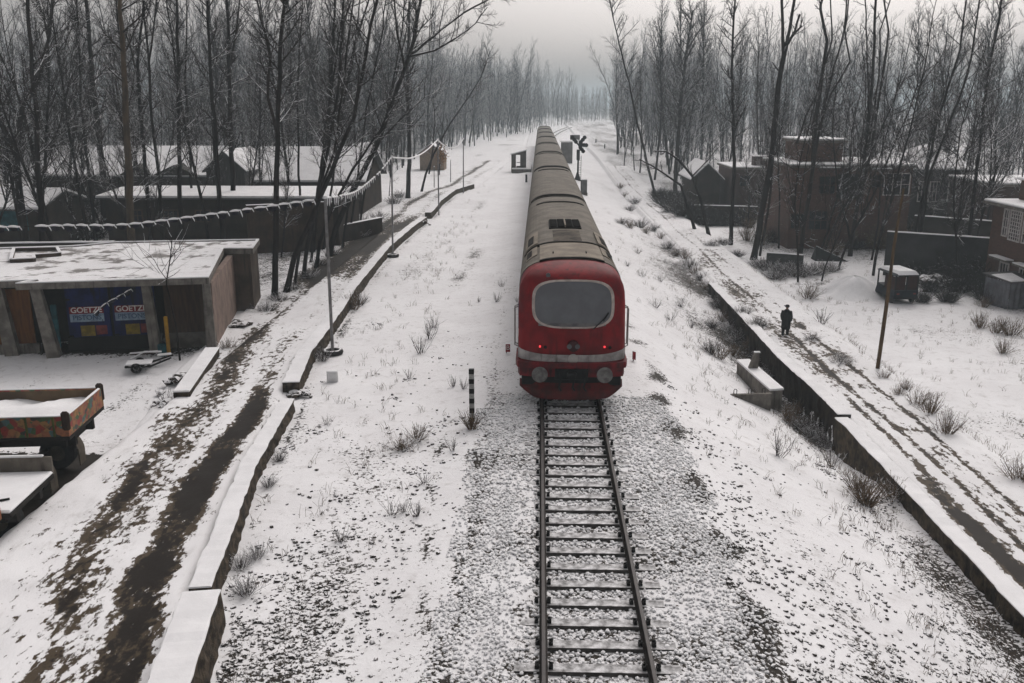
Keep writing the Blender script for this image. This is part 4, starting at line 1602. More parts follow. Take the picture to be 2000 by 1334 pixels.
# blue shutters with their lettering
zlow = .95
for (u0, u1) in ((px2u(104), px2u(190)), (px2u(196), px2u(284))):
    m = MB()
    m.box(((u0 + u1) / 2, yb, (zlow + H - .3) / 2), (u1 - u0, .06, H - .3 - zlow), bev=.01)
    sh = m.build('shutter', m_pbl, shop)
    cx = (u0 + u1) / 2 - .06 if u0 < 2 else (u0 + u1) / 2 - .1
    zz0 = 1.72
    ww = 1.24
    m = MB()
    m.box((cx, yb - .034, zz0 + .30), (ww, .01, .27))
    m.build('red_strip', m_signr, sh)
    m = MB()
    m.box((cx, yb - .034, zz0), (ww, .01, .32))
    m.build('pale_strip', m_signw, sh)
    RX = Matrix.Rotation(math.pi / 2, 4, 'X')
    text_obj('GOETZE', .30, m_white, sh, Matrix.Translation((cx, yb - .043, zz0 + .30)) @ RX, depth=.003, bold=.006)
    m = MB()
    for zz_h in (1.0, 2.45):
        m.box((u0 + .08, yb - .04, zz_h), (.16, .03, .07), bev=.008)
    m.tube([((u0 + u1) / 2 + .5, yb - .03, 1.5), ((u0 + u1) / 2 + .5, yb - .07, 1.52), ((u0 + u1) / 2 + .5, yb - .07, 1.62), ((u0 + u1) / 2 + .5, yb - .03, 1.64)], .012, 6)
    m.build('hinges', m_black, sh)
    text_obj('PISTONS', .27, m_lett, sh, Matrix.Translation((cx, yb - .043, zz0)) @ RX, depth=.003, bold=.004)
    m = MB()
    m.box((cx - .02, yb - .034, 1.2), (.52, .01, .42))
    m.build('yellow_panel', m_ylw, sh)
    m = MB()
    m.box((cx + .48, yb - .034, 1.22), (.4, .01, .36))
    m.build('red_panel', m_fred, sh)
m = MB()
m.box((px2u(240), yb + .05, .45), (px2u(290) - px2u(190) + .1, .08, .98))
m.box((px2u(144), yb + .05, .45), (px2u(190) - px2u(98), .08, .98))
m.build('lower_panel', m_void, shop)
m = MB()
m.box((px2u(85), .62, 1.5), (.2, .12, 1.7), bev=.02)
m.build('blue_jamb', m_teal, shop)
# brown door bay
m = MB()
m.box((px2u(347), yb, 1.95), (px2u(392) - px2u(304), .1, 1.95), bev=.01)
m.build('door', m_brown, shop)
m = MB()
m.box((px2u(347), yb - .02, .42), (px2u(396) - px2u(300), .14, 1.1), bev=.02)
m.build('sill_wall', mat('grey_sill', (.12, .11, .095), (.07, .064, .056), scale=3), shop)
m = MB()
m.box((-.6, 1.2, 1.7), (1.3, .1, 2.4))
m.build('orange_shutter', m_orange, shop)
m = MB()
m.box((-.9, 1.15, .3), (2.2, .2, .9), bev=.02)
m.build('lower_wall', m_conc, shop)
m = MB()
m.box((px2u(190), -.25, -.02), (px2u(300) - px2u(75), 1.6, .26), bev=.04)
m.build('step', m_void, shop)

wp = MS @ Vector((px2u(316), -.25, 0))
t = thing('yellow_post', 'upright yellow post with a teal drum at the brown shop door', 'post', (wp.x, wp.y, GZ0))
m = MB()
m.box((0, 0, .95), (.13, .1, 1.95), bev=.02)
m.build('shaft', m_yel, t)
m = MB()
m.cyl((-.24, .06, .35), .2, .9, 'Z', 14)
m.build('drum', m_teal, t)
t = thing('fallen_plank', 'snow topped plank sticking out from the shop step', 'plank', (wp.x - .5, wp.y - .2, GZ0 + .55), .35)
m = MB()
m.box((-.35, 0, 0), (1.0, .12, .05), bev=.01)
m.build('board', m_brown, t)
m = MB()
m.box((-.35, 0, .045), (1.0, .13, .045), bev=.02)
m.build('snow', m_snow, t)
# hand cart lying before the shop
b = GG(285, 722)
t = thing('hand_cart', 'wrecked two wheeled hand cart lying in the snow before the shop', 'cart', b, .25)
m = MB()
for y in (-.32, .32):
    m.tube([(-.65, y, .22), (.2, y, .2), (.95, y * .6, .45)], [.04, .04, .03], 7)
for x in (-.6, -.2, .15):
    m.box((x, 0, .23), (.08, .7, .05))
m.build('frame', m_black, t)
m = MB()
m.tube([(-.6, .5, .3), (-.1, .62, .52), (.5, .6, .5)], .035, 7)
m.build('handle', m_snow, t)
for y in (-.42, .40):
    m = MB()
    n_ = 18
    m.tube([(-.25 + .15 * math.cos(i * 6.2832 / n_), y, .18 + .15 * math.sin(i * 6.2832 / n_)) for i in range(n_ + 1)], .045, 7)
    m.cyl((-.25, y, .18), .07, .1, 'Y', 10)
    for q in range(4):
        a = q * math.pi / 4
        m.tube([(-.25 - .15 * math.cos(a), y, .18 - .15 * math.sin(a)), (-.25 + .15 * math.cos(a), y, .18 + .15 * math.sin(a))], .012, 5)
    m.build('wheel', m_black, t)
m = MB()
m.box((-.2, 0, .29), (.9, .6, .06), bev=.03)
m.box((.62, .42, .43), (.5, .16, .07), rz=.2, bev=.03)
m.build('snow', m_snow, t)
# kerb slab and rubble
a, c = GG(423, 717), GG(362, 781)
d = a - c
t = thing('kerb_slab', 'long concrete kerb slab with a flat snow top beside the rubble heap', 'slab', (c.x, c.y, c.z), math.atan2(d.y, d.x))
m = MB()
m.box((d.length / 2, 0.1, .1), (d.length, .5, .3), bev=.02)
m.build('block', m_wallst, t)
m = MB()
m.box((d.length / 2, .1, .28), (d.length + .02, .52, .06), bev=.025)
m.build('snow_cap', m_snow, t)


def heap(name, label, cat, b, n, sx, sy, r0, r1, seed, mtl, h=.3):
    q = np.random.RandomState(seed)
    t = thing(name, label, cat, b)
    for k in range(n):
        r = q.uniform(r0, r1)
        x, y = q.randn() * sx * .5, q.randn() * sy * .5
        z = max(0, h * (1 - (x / sx) ** 2 - (y / sy) ** 2)) + r * .2
        v = iv * (1 + q.uniform(-.25, .25, (12, 1))) * r * np.array([q.uniform(.8, 1.5), q.uniform(.8, 1.3), .7]) + np.array([x, y, z])
        MB().bulk(v, iff).build('stone', mtl, t)
    return t


m_rub = mat('rubble', (.07, .055, .042), (.03, .025, .021), scale=5, snow=.72, soft=.15)
heap('rubble_heap', 'heap of snowy rubble stones beside the kerb slab', 'rubble', GG(352, 752), 26, .5, .7, .08, .2, 1, m_rub)
heap('rubble_heap', 'low spill of broken stones below the kerb slab', 'rubble', GG(335, 795), 24, .9, .45, .06, .17, 2, m_rub, .15)
heap('rubble_heap', 'snow capped stones against the pink side wall of the shop', 'rubble', GG(470, 640), 12, .5, .5, .1, .24, 3, m_rub)
heap('rubble_heap', 'broken stones at the gap in the left wall near the lane', 'rubble', GG(585, 775), 16, .5, .35, .06, .15, 4, m_rub, .12)
heap('rubble_heap', 'tumbled stones in the gap by the third pole', 'rubble', GG(822, 440), 18, .6, 1.0, .1, .24, 5, m_rub, .3)
heap('rubble_heap', 'snowy debris heap beside the three wheeler in the right field', 'rubble', GG(1830, 560), 40, 2.0, 1.6, .14, .42, 6, m_rub, .5)

# ------------------------------------------------------------------ painted lorries in the left yard
m_paint = None


def folk_paint():
    m = bpy.data.materials.new('folk_painting')
    m.use_nodes = True
    t = m.node_tree
    b = t.nodes['Principled BSDF']
    b.inputs['Roughness'].default_value = .6
    tc = t.nodes.new('ShaderNodeTexCoord')
    vo = t.nodes.new('ShaderNodeTexVoronoi')
    vo.inputs['Scale'].default_value = 7.5
    t.links.new(tc.outputs['Object'], vo.inputs['Vector'])
    sp = t.nodes.new('ShaderNodeSeparateColor')
    t.links.new(vo.outputs['Color'], sp.inputs[0])
    rp = t.nodes.new('ShaderNodeValToRGB')
    e = rp.color_ramp
    e.interpolation = 'CONSTANT'
    cols = [(0, (.27, .10, .045)), (.3, (.24, .03, .022)), (.48, (.045, .10, .035)), (.6, (.29, .15, .05)), (.76, (.03, .035, .03)), (.84, (.30, .12, .045)), (.94, (.05, .12, .12))]
    e.elements[0].position = 0
    e.elements[0].color = (*cols[0][1], 1)
    e.elements[1].position = cols[1][0]
    e.elements[1].color = (*cols[1][1], 1)
    for p, c in cols[2:]:
        q = e.elements.new(p)
        q.color = (*c, 1)
    t.links.new(sp.outputs[0], rp.inputs[0])
    nz = _noise(t, tc.outputs['Object'], 9, 5)
    t.links.new(_mix(t, _math(t, 'MULTIPLY', _ramp(t, nz, .45, .7), .7), rp.outputs[0], (.06, .04, .025)), b.inputs['Base Color'])
    return m


m_folk = folk_paint()
m_bedin = mat('bed_inside', (.16, .115, .07), (.09, .066, .045), scale=1.5)
m_chas = mat('chassis', (.015, .013, .012), (.025, .022, .02), scale=4)
m_mud = mat('mudguard', (.10, .085, .065), (.06, .05, .04), scale=3)
ZTP = 1.25
NR, FR = G(131, 814, ZTP), G(199, 757, ZTP)
yv = (FR - NR)
rzT = math.atan2(yv.y, yv.x) - math.pi / 2
gl = gzf(NR.x - 2, NR.y)
T1 = thing('painted_lorry', 'folk painted tipper lorry with a snow filled bed before the shop', 'lorry', (NR.x, NR.y, gl), rzT)
BW = yv.length
ZTl = ZTP - gl
BH = .52
LB = 4.6
m = MB()
m.box((-LB / 2, .03, ZTl - BH / 2), (LB, .06, BH), bev=.01)
sb = m.build('side_board', m_folk, T1)
for x in [-.35, -1.0, -1.65, -2.3, -2.95, -3.6]:
    m = MB()
    m.box((x, -.012, ZTl - BH / 2), (.05, .03, BH * .98))
    m.build('rib', mat('rib_green', (.10, .12, .035), (.05, .06, .02)), sb)
m = MB()
m.box((-LB / 2, BW - .03, ZTl - BH / 2), (LB, .06, BH), bev=.01)
m.box((-LB / 2, BW - .062, ZTl - BH / 2), (LB - .1, .006, BH - .08), mi=1)
m.build('side_board', [m_folk, m_bedin], T1)
m = MB()
m.box((-.03, BW / 2, ZTl - BH / 2), (.06, BW - .13, BH), bev=.01)
m.build('tailgate', m_folk, T1)
m = MB()
m.box((-LB / 2, BW / 2, ZTl - BH - .05), (LB, BW, .1), bev=.01)
m.build('bed_floor', m_chas, T1)
m = MB()
for y in (-.005, BW - .05):
    m.box((-.06, y + .03, ZTl - .12), (.2, .13, .5), bev=.05)
m.build('corner_post', mat('corner_dark', (.05, .035, .025), (.03, .02, .016)), T1)
sn = []
for i in range(20):
    row = []
    for j in range(12):
        x = -.07 - (LB - .1) * i / 19
        y = .07 + (BW - .14) * j / 11
        row.append((x, y, ZTl - .30 + .05 * math.sin(i * .9 + j * .5) + .10 * math.sin(math.pi * j / 11) + .03 * math.sin(j * 1.7 + i)))
    sn.append(row[::-1])
MB().grid([r[::-1] for r in sn]).build('snow_load', m_snow, T1, smooth=True)
m = MB()
for y in (0, BW - .06):
    m.box((-LB / 2, y + .03, ZTl + .015), (LB - .3, .07, .03), bev=.01)
m.box((-.03, BW / 2, ZTl + .02), (.07, BW - .3, .04), bev=.015)
m.build('rim_snow', m_snow, T1)
m = MB()
for y in (.6, BW - .6):
    m.box((-2.6, y, ZTl - BH - .28), (5.0, .14, .32))
m.box((-.35, BW / 2, ZTl - BH - .35), (.12, BW - .8, .2))
m.box((-1.5, BW / 2, .5), (.2, BW - .4, .2))
m.build('chassis', m_chas, T1)
for y in (.25, BW - .25):
    m = MB()
    m.cyl((-1.25, y, .46), .46, .28, 'Y', 26)
    m.cyl((-1.25, y - .02 * (1 if y < 1 else -1), .46), .22, .32, 'Y', 18, 1)
    m.build('wheel', [m_tyre, m_mud], T1)
    m = MB()
    m.grid([[(-1.25 + .62 * math.cos(a), y - .2, .46 + .62 * math.sin(a)), (-1.25 + .62 * math.cos(a), y + .2, .46 + .62 * math.sin(a))] for a in [R(q) for q in range(-20, 81, 10)]])
    m.hexa([(-.66, y - .2, .12), (-.63, y - .2, .12), (-.63, y + .2, .12), (-.66, y + .2, .12)], [(-.67, y - .2, .6), (-.64, y - .2, .6), (-.64, y + .2, .6), (-.67, y + .2, .6)])
    m.build('mudguard', m_mud, T1)

ZP = .5
q0, q1 = G(105, 924, ZP), G(20, 1003, ZP)
yv = q0 - q1
rz2 = math.atan2(yv.y, yv.x) - math.pi / 2
gl = gzf(q1.x - 2, q1.y)
T2 = thing('flatbed_lorry', 'flatbed lorry with snow on its open bed at the left edge', 'lorry', (q1.x, q1.y, gl), rz2)
BW2, L2b = yv.length, 4.6
zp = ZP - gl
m = MB()
m.box((-L2b / 2, BW2 / 2, zp - .07), (L2b, BW2, .1), bev=.01)
m.build('bed_floor', m_chas, T2)
m = MB()
m.box((-L2b / 2, BW2 / 2, zp + .025), (L2b - .01, BW2 - .02, .08), bev=.03)
m.build('bed_snow', m_snow, T2)
m = MB()
m.box((-L2b / 2 - .05, BW2 + .05, zp + .17), (L2b + .05, .07, .44), bev=.01)
m.build('side_board', mat('grey_board', (.17, .15, .125), (.10, .09, .075), scale=2.5, streak=(.06, .05, .045)), T2)
m = MB()
m.box((-L2b / 2 - .15, BW2 + .05, zp + .41), (L2b - .1, .09, .05), bev=.02)
m.build('rim_snow', m_snow, T2)
m = MB()
m.box((-L2b / 2 - .12, -.05, zp + .12), (L2b - .1, .07, .46), bev=.01)
m.build('side_board', m_folk, T2)
m = MB()
m.tube([(-.25, .55, zp + .09), (-.62, .35, zp + .10)], .025, 6)
m.build('stick', m_black, T2)
m = MB()
for y in (.5, BW2 - .5):
    m.box((-2.4, y, zp - .26), (4.6, .14, .28))
m.box((-.3, BW2 / 2, zp - .25), (.1, BW2 - .5, .16))
m.build('chassis', m_chas, T2)
for y in (.25, BW2 - .25):
    m = MB()
    m.cyl((-1.2, y, .46), .46, .28, 'Y', 26)
    m.cyl((-1.2, y, .46), .22, .31, 'Y', 18, 1)
    m.build('wheel', [m_tyre, m_mud], T2)

# ------------------------------------------------------------------ houses
m_brick = brick_mat('red_brick', (.055, .024, .017), (.035, .016, .012), (.035, .027, .023))
m_brick2 = brick_mat('brown_brick', (.105, .047, .028), (.058, .028, .018), (.055, .042, .036))
m_mudw = mat('mud_plaster', (.040, .029, .022), (.020, .015, .012), scale=.9, bump=.4, streak=(.03, .024, .02))
m_mudw2 = mat('grey_mud_wall', (.048, .044, .038), (.025, .023, .02), scale=.8, bump=.4, streak=(.035, .032, .029))
m_tin = mat('snowy_tin', (.10, .10, .10), (.06, .06, .06), scale=2, stretch=(8, 1, 1))
m_win = glass_mat('window_dark', (.012, .013, .016), .15)
m_wfr = mat('window_white', (.55, .52, .50), (.38, .35, .34), scale=5)
m_wbr = mat('window_brown', (.07, .04, .028), (.04, .025, .02), scale=5)


def window(parent, x, y, z, w, h, face=-1, axis='X', fr=None, bars=3, rows=2):
    """window on a wall facing -Y (axis X) or -X (axis Y); z is the middle"""
    m = MB()

    def bx(mm, u, v, d, su, sv, sd):
        if axis == 'X':
            mm.box((x + u, y + face * d, z + v), (su, sd, sv))
        else:
            mm.box((x + face * d, y + u, z + v), (sd, su, sv))
    for u in (-w / 2, w / 2):
        bx(m, u, 0, .02, .08, h + .08, .1)
    for v in (-h / 2, h / 2):
        bx(m, 0, v, .022, w - .08, .08, .1)
    for k in range(1, bars):
        bx(m, -w / 2 + w * k / bars, 0, .015, .05, h - .08, .07)
    for k in range(1, rows):
        bx(m, 0, -h / 2 + h * k / rows, .013, w - .08, .045, .06)
    wn = m.build('window', fr or m_wfr, parent)
    m = MB()
    bx(m, 0, 0, .004, w, h, .012)
    m.build('pane', m_win, wn)
    return wn


def house(name, label, cx, y0, w, d, zb, zt, mw, roof='flat', pitch=1.6, wins=(), snow=.14, over=.35, extra=None, cat='house', rz=0.0, mr=None):
    """front wall at local y=0 facing the camera; w along x centred, d deep"""
    t = thing(name, label, cat, (cx, y0, zb), rz)
    h = zt - zb
    m = MB()
    x0, x1 = -w / 2, w / 2
    if roof == 'gable_side':   # gable faces the camera
        m.prism([(x0, 0), (x1, 0), (x1, d), (x0, d)], -.6, h)
        m.add([(x0, 0, h), (x1, 0, h), (0, 0, h + pitch), (x0, d, h), (x1, d, h), (0, d, h + pitch)], [(0, 1, 2), (5, 4, 3)])
    else:
        m.prism([(x0, 0), (x1, 0), (x1, d), (x0, d)], -.6, h)
        if roof == 'gable':
            for x in (x0, x1):
                m.add([(x, 0, h), (x, d / 2, h + pitch), (x, d, h)], [(0, 1, 2)])
    m.build('wall', mw, t)
    r = MB()
    s = MB()
    o = over
    if roof == 'flat':
        r.box((0, d / 2, h + .09), (w + 2 * o, d + 2 * o, .18))
        s.box((0, d / 2, h + .18 + snow / 2), (w + 2 * o - .02, d + 2 * o - .02, snow), bev=.05)
    elif roof == 'gable':
        sl = pitch / (d / 2)
        for (ya, za, yb_, zb_) in ((-o, h - o * sl, d / 2, h + pitch), (d + o, h - o * sl, d / 2, h + pitch)):
            q = [(x0 - o, ya, za), (x1 + o, ya, za), (x1 + o, yb_, zb_), (x0 - o, yb_, zb_)]
            if ya > 0:
                q = [q[1], q[0], q[3], q[2]]
            r.hexa([(a, b, c + .01) for a, b, c in q], [(a, b, c + .11) for a, b, c in q])
            s.hexa([(a, b, c + .112) for a, b, c in q], [(a * .997, b, c + .112 + snow) for a, b, c in q])
    elif roof == 'gable_side':
        sl = pitch / (w / 2)
        for (xa, za, xb, zb_) in ((x0 - o, h - o * sl, 0, h + pitch), (x1 + o, h - o * sl, 0, h + pitch)):
            q = [(xa, -o, za), (xb, -o, zb_), (xb, d + o, zb_), (xa, d + o, za)]
            if xa > 0:
                q = [q[1], q[0], q[3], q[2]]
            r.hexa([(a, b, c + .01) for a, b, c in q], [(a, b, c + .11) for a, b, c in q])
            s.hexa([(a, b, c + .112) for a, b, c in q], [(a, b, c + .112 + snow) for a, b, c in q])
    elif roof == 'hip':
        e = [(x0 - o, -o), (x1 + o, -o), (x1 + o, d + o), (x0 - o, d + o)]
        rl = max(0, w / 2 - d / 2 * .8)
        for mm, dz in ((r, 0.0), (s, .12)):
            V = [(a, b, h + dz) for a, b in e] + [(-rl, d / 2, h + pitch + dz), (rl, d / 2, h + pitch + dz)]
            V += [(a, b, h + dz + .1) for a, b in e] + [(-rl, d / 2, h + pitch + dz + .1), (rl, d / 2, h + pitch + dz + .1)]
            mm.add(V, [(3, 2, 1, 0), (6, 7, 11, 10), (7, 8, 11), (8, 9, 10, 11), (9, 6, 10), (0, 1, 7, 6), (1, 2, 8, 7), (2, 3, 9, 8), (3, 0, 6, 9)])
    ro = r.build('roof', mr or m_tin, t)
    s.build('roof_snow', m_snow, ro)
    for wd in wins:
        window(t, wd[0], 0, wd[1], wd[2], wd[3], fr=wd[4] if len(wd) > 4 else None)
    if extra:
        extra(t, h)
    return t


def X_at(px, Y):
    return PY(px, 400, Y).x


def Z_at(py, Y):
    return PY(1000, py, Y).z


# left: low brown house behind the shop, long houses and sheds behind the trees
Y = 60.0
xa, xb = X_at(205, Y), X_at(660, Y)
house('low_house', 'long low brown house with small windows behind the shop roof', (xa + xb) / 2, Y, xb - xa, 7.0, gzf(xb, Y), Z_at(390, Y), m_mudw, 'gable', .22, wins=[(X_at(p, Y) - (xa + xb) / 2, Z_at(424, Y) - gzf(xb, Y), 1.0, .75, m_wbr) for p in (262, 272 + 60, 395)], over=.4)
Y = 79.0
xa, xb = X_at(70, Y), X_at(405, Y)


def long_extra(t, h):
    for p, w_ in ((277, 1.5), (352, 2.0)):
        u = X_at(p, Y) - (xa + xb) / 2
        m = MB()
        m.add([(u - w_, -.62, h - .05), (u + w_, -.62, h - .05), (u, -.62, h + .85), (u, 3.2, h + .95)], [(0, 1, 2), (0, 2, 3), (1, 3, 2)])
        m.build('roof_gable', m_mudw2, t)


house('long_house', 'long dark house with a broad snowy roof behind the left trees', (xa + xb) / 2, Y, xb - xa, 10.0, gzf(xb, Y) - .3, Z_at(342, Y), m_mudw, 'gable', 2.0, over=.6, wins=[(X_at(p, Y) - (xa + xb) / 2, 1.3, 1.1, 1.0, m_wbr) for p in (150, 240, 330)], extra=long_extra)
Y = 73.5
xa, xb = X_at(408, Y), X_at(482, Y)
house('grey_house', 'grey boarded gable house between the two long snowy roofs', (xa + xb) / 2, Y, xb - xa, 7.0, gzf(xb, Y), Z_at(333, Y), mat('grey_boards', (.075, .072, .07), (.04, .038, .037), scale=2, stretch=(6, 6, .4)), 'gable_side', 1.4, over=.25, snow=.08)
Y = 76.0
xa, xb = X_at(492, Y), X_at(708, Y)
house('snowy_house', 'dark house with a wide white roof right of the grey gable', (xa + xb) / 2, Y, xb - xa, 9.5, gzf(xb, Y), Z_at(352, Y), m_mudw, 'gable', 2.3, over=.5)
Y = 58.0
xa, xb = X_at(-150, Y), X_at(75, Y)


def shed_extra(t, h):
    m = MB()
    m.box((X_at(20, Y) - (xa + xb) / 2, -.03, h - .75), (X_at(50, Y) - X_at(-10, Y), .06, 1.3), bev=.01)
    m.build('teal_sheet', m_teal, t)


house('low_shed', 'low dark shed with a teal sheet and a snowy roof at the far left', (xa + xb) / 2, Y, xb - xa, 6.0, gzf(xb, Y), Z_at(412, Y), m_mudw, 'gable', .9, over=.3, cat='shed', extra=shed_extra)
Y = 128
xa, xb = X_at(822, Y), X_at(868, Y)
house('small_house', 'small tan house at the edge of the far left snow field', (xa + xb) / 2, Y, xb - xa, 4.0, gzf(xb, Y), Z_at(300, Y), mat('tan_plaster', (.26, .19, .14), (.18, .135, .10)), 'gable_side', 1.2, over=.3)
Y = 105
xa, xb = X_at(690, Y), X_at(728, Y)
house('white_hut', 'small pale hut with a snowy roof behind the leaning tree', (xa + xb) / 2, Y, xb - xa, 4.0, gzf(xb, Y), Z_at(297, Y), mat('pale_plaster', (.40, .38, .36), (.3, .28, .27)), 'gable', .8, over=.2, cat='hut')

# brown compound wall along the lane, left
def yard_wall(name, label, a, b, zb0, zt0, th, mw, snow=.07):
    a, b = Vector((a[0], a[1], 0)), Vector((b[0], b[1], 0))
    d = b - a
    t = thing(name, label, 'wall', (a.x, a.y, zb0), math.atan2(d.y, d.x))
    L = d.length
    m = MB()
    m.box((L / 2, 0, (zt0 - zb0) / 2 - .3), (L, th, zt0 - zb0 + .6), bev=.02)
    m.build('masonry', mw, t)
    m = MB()
    n = max(4, int(L / .6))
    rr = random.Random(len(label))
    rows = []
    for i in range(n + 1):
        x = L * i / n
        hh = snow * rr.uniform(.7, 1.25)
        rows.append([(x, -th / 2 - .02, zt0 - zb0 + .002), (x, -th / 2 - .01, zt0 - zb0 + hh * .7), (x, 0, zt0 - zb0 + hh), (x, th / 2 + .01, zt0 - zb0 + hh * .7), (x, th / 2 + .02, zt0 - zb0 + .002)])
    m.grid(rows)
    m.build('snow_cap', m_snow, t, smooth=True)
    return t


p0, p1 = GG(505, 500), GG(745, 445)
yard_wall('compound_wall', 'brown compound wall between the shop and the lane bend', (X_at(480, 57), 57.0), (X_at(648, 59.5), 59.5), -.4, Z_at(396, 59), .35, mat('brown_mud_wall', (.062, .041, .028), (.032, .022, .016), scale=.9, bump=.4, streak=(.024, .018, .014)), .02)
yard_wall('compound_wall', 'lower brown wall stub at the lane bend behind the leaning clump', (X_at(655, 61), 61.0), (X_at(742, 66), 66.0), -.4, Z_at(432, 64), .35, m_mudw, .03)
yard_wall('compound_wall', 'low grey wall behind the shop roof at the far left', (X_at(-160, 44), 44.0), (X_at(215, 45), 45.0), -.9, Z_at(482, 44), .3, m_mudw2)

# right: brick houses
Y = 73.0
zb = -2.6
xa, xb = X_at(1543, Y), X_at(1776, Y)
cxm = (xa + xb) / 2


def r1_extra(t, h):
    ua, ub_ = X_at(1560, Y + 2) - cxm, X_at(1638, Y + 2) - cxm
    zt = Z_at(278, Y + 2) - zb
    m = MB()
    m.prism([(ua, 2.2), (ub_, 2.2), (ub_, 7.5), (ua, 7.5)], h + .18, zt)
    m.build('upper_storey', m_brick2, t)
    m = MB()
    m.box(((ua + ub_) / 2, 4.8, zt + .09), (ub_ - ua + .5, 5.9, .18))
    m.build('upper_roof', m_conc, t)
    m = MB()
    m.box(((ua + ub_) / 2, 4.8, zt + .25), (ub_ - ua + .48, 5.85, .14), bev=.04)
    m.build('upper_snow', m_snow, t)
    for p, q in ((1612, 348), (1713, 350)):
        m = MB()
        u = X_at(p, Y) - cxm
        m.box((u, -.28, Z_at(q, Y) - zb + .85), (1.5, .6, .1))
        m.box((u, -.28, Z_at(q, Y) - zb + .94), (1.5, .6, .07), mi=1, bev=.02)
        m.build('window_hood', [m_conc, m_snow], t)
    m = MB()
    u = X_at(1655, Y) - cxm
    m.box((u, -.01, Z_at(362, Y) - zb), (1.9, .06, 1.9))
    m.build('dark_opening', m_void, t)


house('brick_house', 'two storey brick house with a raised block on its snowy flat roof', cxm, Y, xb - xa, 9.0, zb, Z_at(326, Y), m_brick2, 'flat', over=.25, extra=r1_extra, mr=m_conc, wins=[(X_at(p, Y) - cxm, Z_at(q, Y) - zb, w_, h_, f) for p, q, w_, h_, f in ((1612, 360, 1.3, 1.4, m_wbr), (1713, 352, 1.1, 1.0, m_wbr), (1747, 358, 2.0, 1.7, m_wfr), (1600, 428, 1.5, 1.5, m_wbr), (1560, 430, 1.1, 1.2, m_wbr))])
Y = 84.0
xa, xb = X_at(1776, Y), X_at(1888, Y)
house('hip_roofed_house', 'house with a white hipped snow roof behind the brick house', (xa + xb) / 2, Y, xb - xa, 8.5, -2.6, Z_at(331, Y), m_mudw2, 'hip', 2.0, over=.6, wins=[(X_at(p, Y) - (xa + xb) / 2, Z_at(372, Y) + 2.6, .9, 1.8, m_wfr) for p in (1800, 1822, 1858)])
Y = 92.0
xa, xb = X_at(1738, Y), X_at(1792, Y)
house('dark_shed', 'dark arched shed roof edged with snow left of the hipped roof', (xa + xb) / 2, Y, xb - xa, 6.0, -2.6, Z_at(320, Y), m_mudw, 'gable_side', 1.0, over=.2, cat='shed')
Y = 101.0
xa, xb = X_at(1352, Y), X_at(1404, Y)
house('gable_house', 'dark gable house edged with snow behind the fallen branches', (xa + xb) / 2, Y, xb - xa, 8.0, -2.4, Z_at(345, Y), m_mudw, 'gable_side', 1.4, over=.4)
Y = 99.0
xa, xb = X_at(1428, Y), X_at(1560, Y)


def r2_extra(t, h):
    m = MB()
    m.box((X_at(1490, Y) - (xa + xb) / 2, 2, h + .75), (1.9, 1.2, 1.1), bev=.02)
    m.box((X_at(1490, Y) - (xa + xb) / 2, 2, h + 1.35), (2.0, 1.3, .12), bev=.03, mi=1)
    m.build('chimney', [m_brick, m_snow], t)


house('brick_house', 'flat roofed dark brick house with a square chimney block', (xa + xb) / 2, Y, xb - xa, 8.0, -2.4, Z_at(330, Y), m_brick, 'flat', over=.2, extra=r2_extra, mr=m_conc, wins=[(X_at(p, Y) - (xa + xb) / 2, Z_at(352, Y) + 2.4, 1.2, 1.2, m_wbr) for p in (1452, 1512)])
# house on the right edge, its face parallel to the lane
X3 = 28.3
yfar = 57.0
t = thing('brick_house', 'tall brick house with a white barred window at the right edge', 'house', (X3, yfar, -2.6))
hz3 = Z_at(395, yfar) + 2.6
m = MB()
m.prism([(0, -14), (9, -14), (9, 0), (0, 0)], -.6, hz3)
m.build('wall', m_brick2, t)
m = MB()
m.box((4.3, -7, hz3 + .08), (9.6, 14.9, .16))
ro = m.build('roof', m_conc, t)
m = MB()
m.box((4.3, -7, hz3 + .23), (9.55, 14.8, .14), bev=.05)
m.build('roof_snow', m_snow, ro)
m = MB()
m.box((4.6, -2.0, hz3 + .9), (6.5, 3.6, 1.2))
m.box((4.6, -2.0, hz3 + 1.57), (6.9, 4.0, .14), bev=.04, mi=1)
m.build('upper_storey', [m_brick2, m_snow], t)
cz = Z_at(438, 54) + 2.6
wn = window(t, 0, -2.9, cz, 1.25, 1.75, axis='Y', bars=5, rows=8)
window(t, 0, -1.75, cz + .05, .55, 1.6, axis='Y', bars=2, rows=3)
window(t, 0, -4.1, cz - .05, .55, 1.6, axis='Y', bars=2, rows=3)
window(t, 0, -2.3, Z_at(530, 54.5) + 2.6, 1.0, 1.3, axis='Y', bars=3, rows=2)
window(t, 0, -4.6, Z_at(530, 54.5) + 2.6, 1.0, 1.3, axis='Y', bars=3, rows=2)
m = MB()
m.box((-.25, -2.2, Z_at(500, 55) + 2.6), (.5, 2.1, .1))
m.box((-.25, -5.2, Z_at(500, 55) + 2.6), (.5, 2.4, .1))
m.box((-.25, -2.2, Z_at(500, 55) + 2.69), (.5, 2.1, .07), mi=1, bev=.02)
m.box((-.25, -5.2, Z_at(500, 55) + 2.69), (.5, 2.4, .07), mi=1, bev=.02)
m.build('window_hood', [m_conc, m_snow], t)
Y = 72
xa, xb = X_at(1940, Y), X_at(2090, Y)
house('brick_house', 'low brown brick house with a snowy flat roof behind the right edge house', (xa + xb) / 2, Y, xb - xa, 8, -2.6, Z_at(362, Y), m_brick, 'flat', over=.2, mr=m_conc)

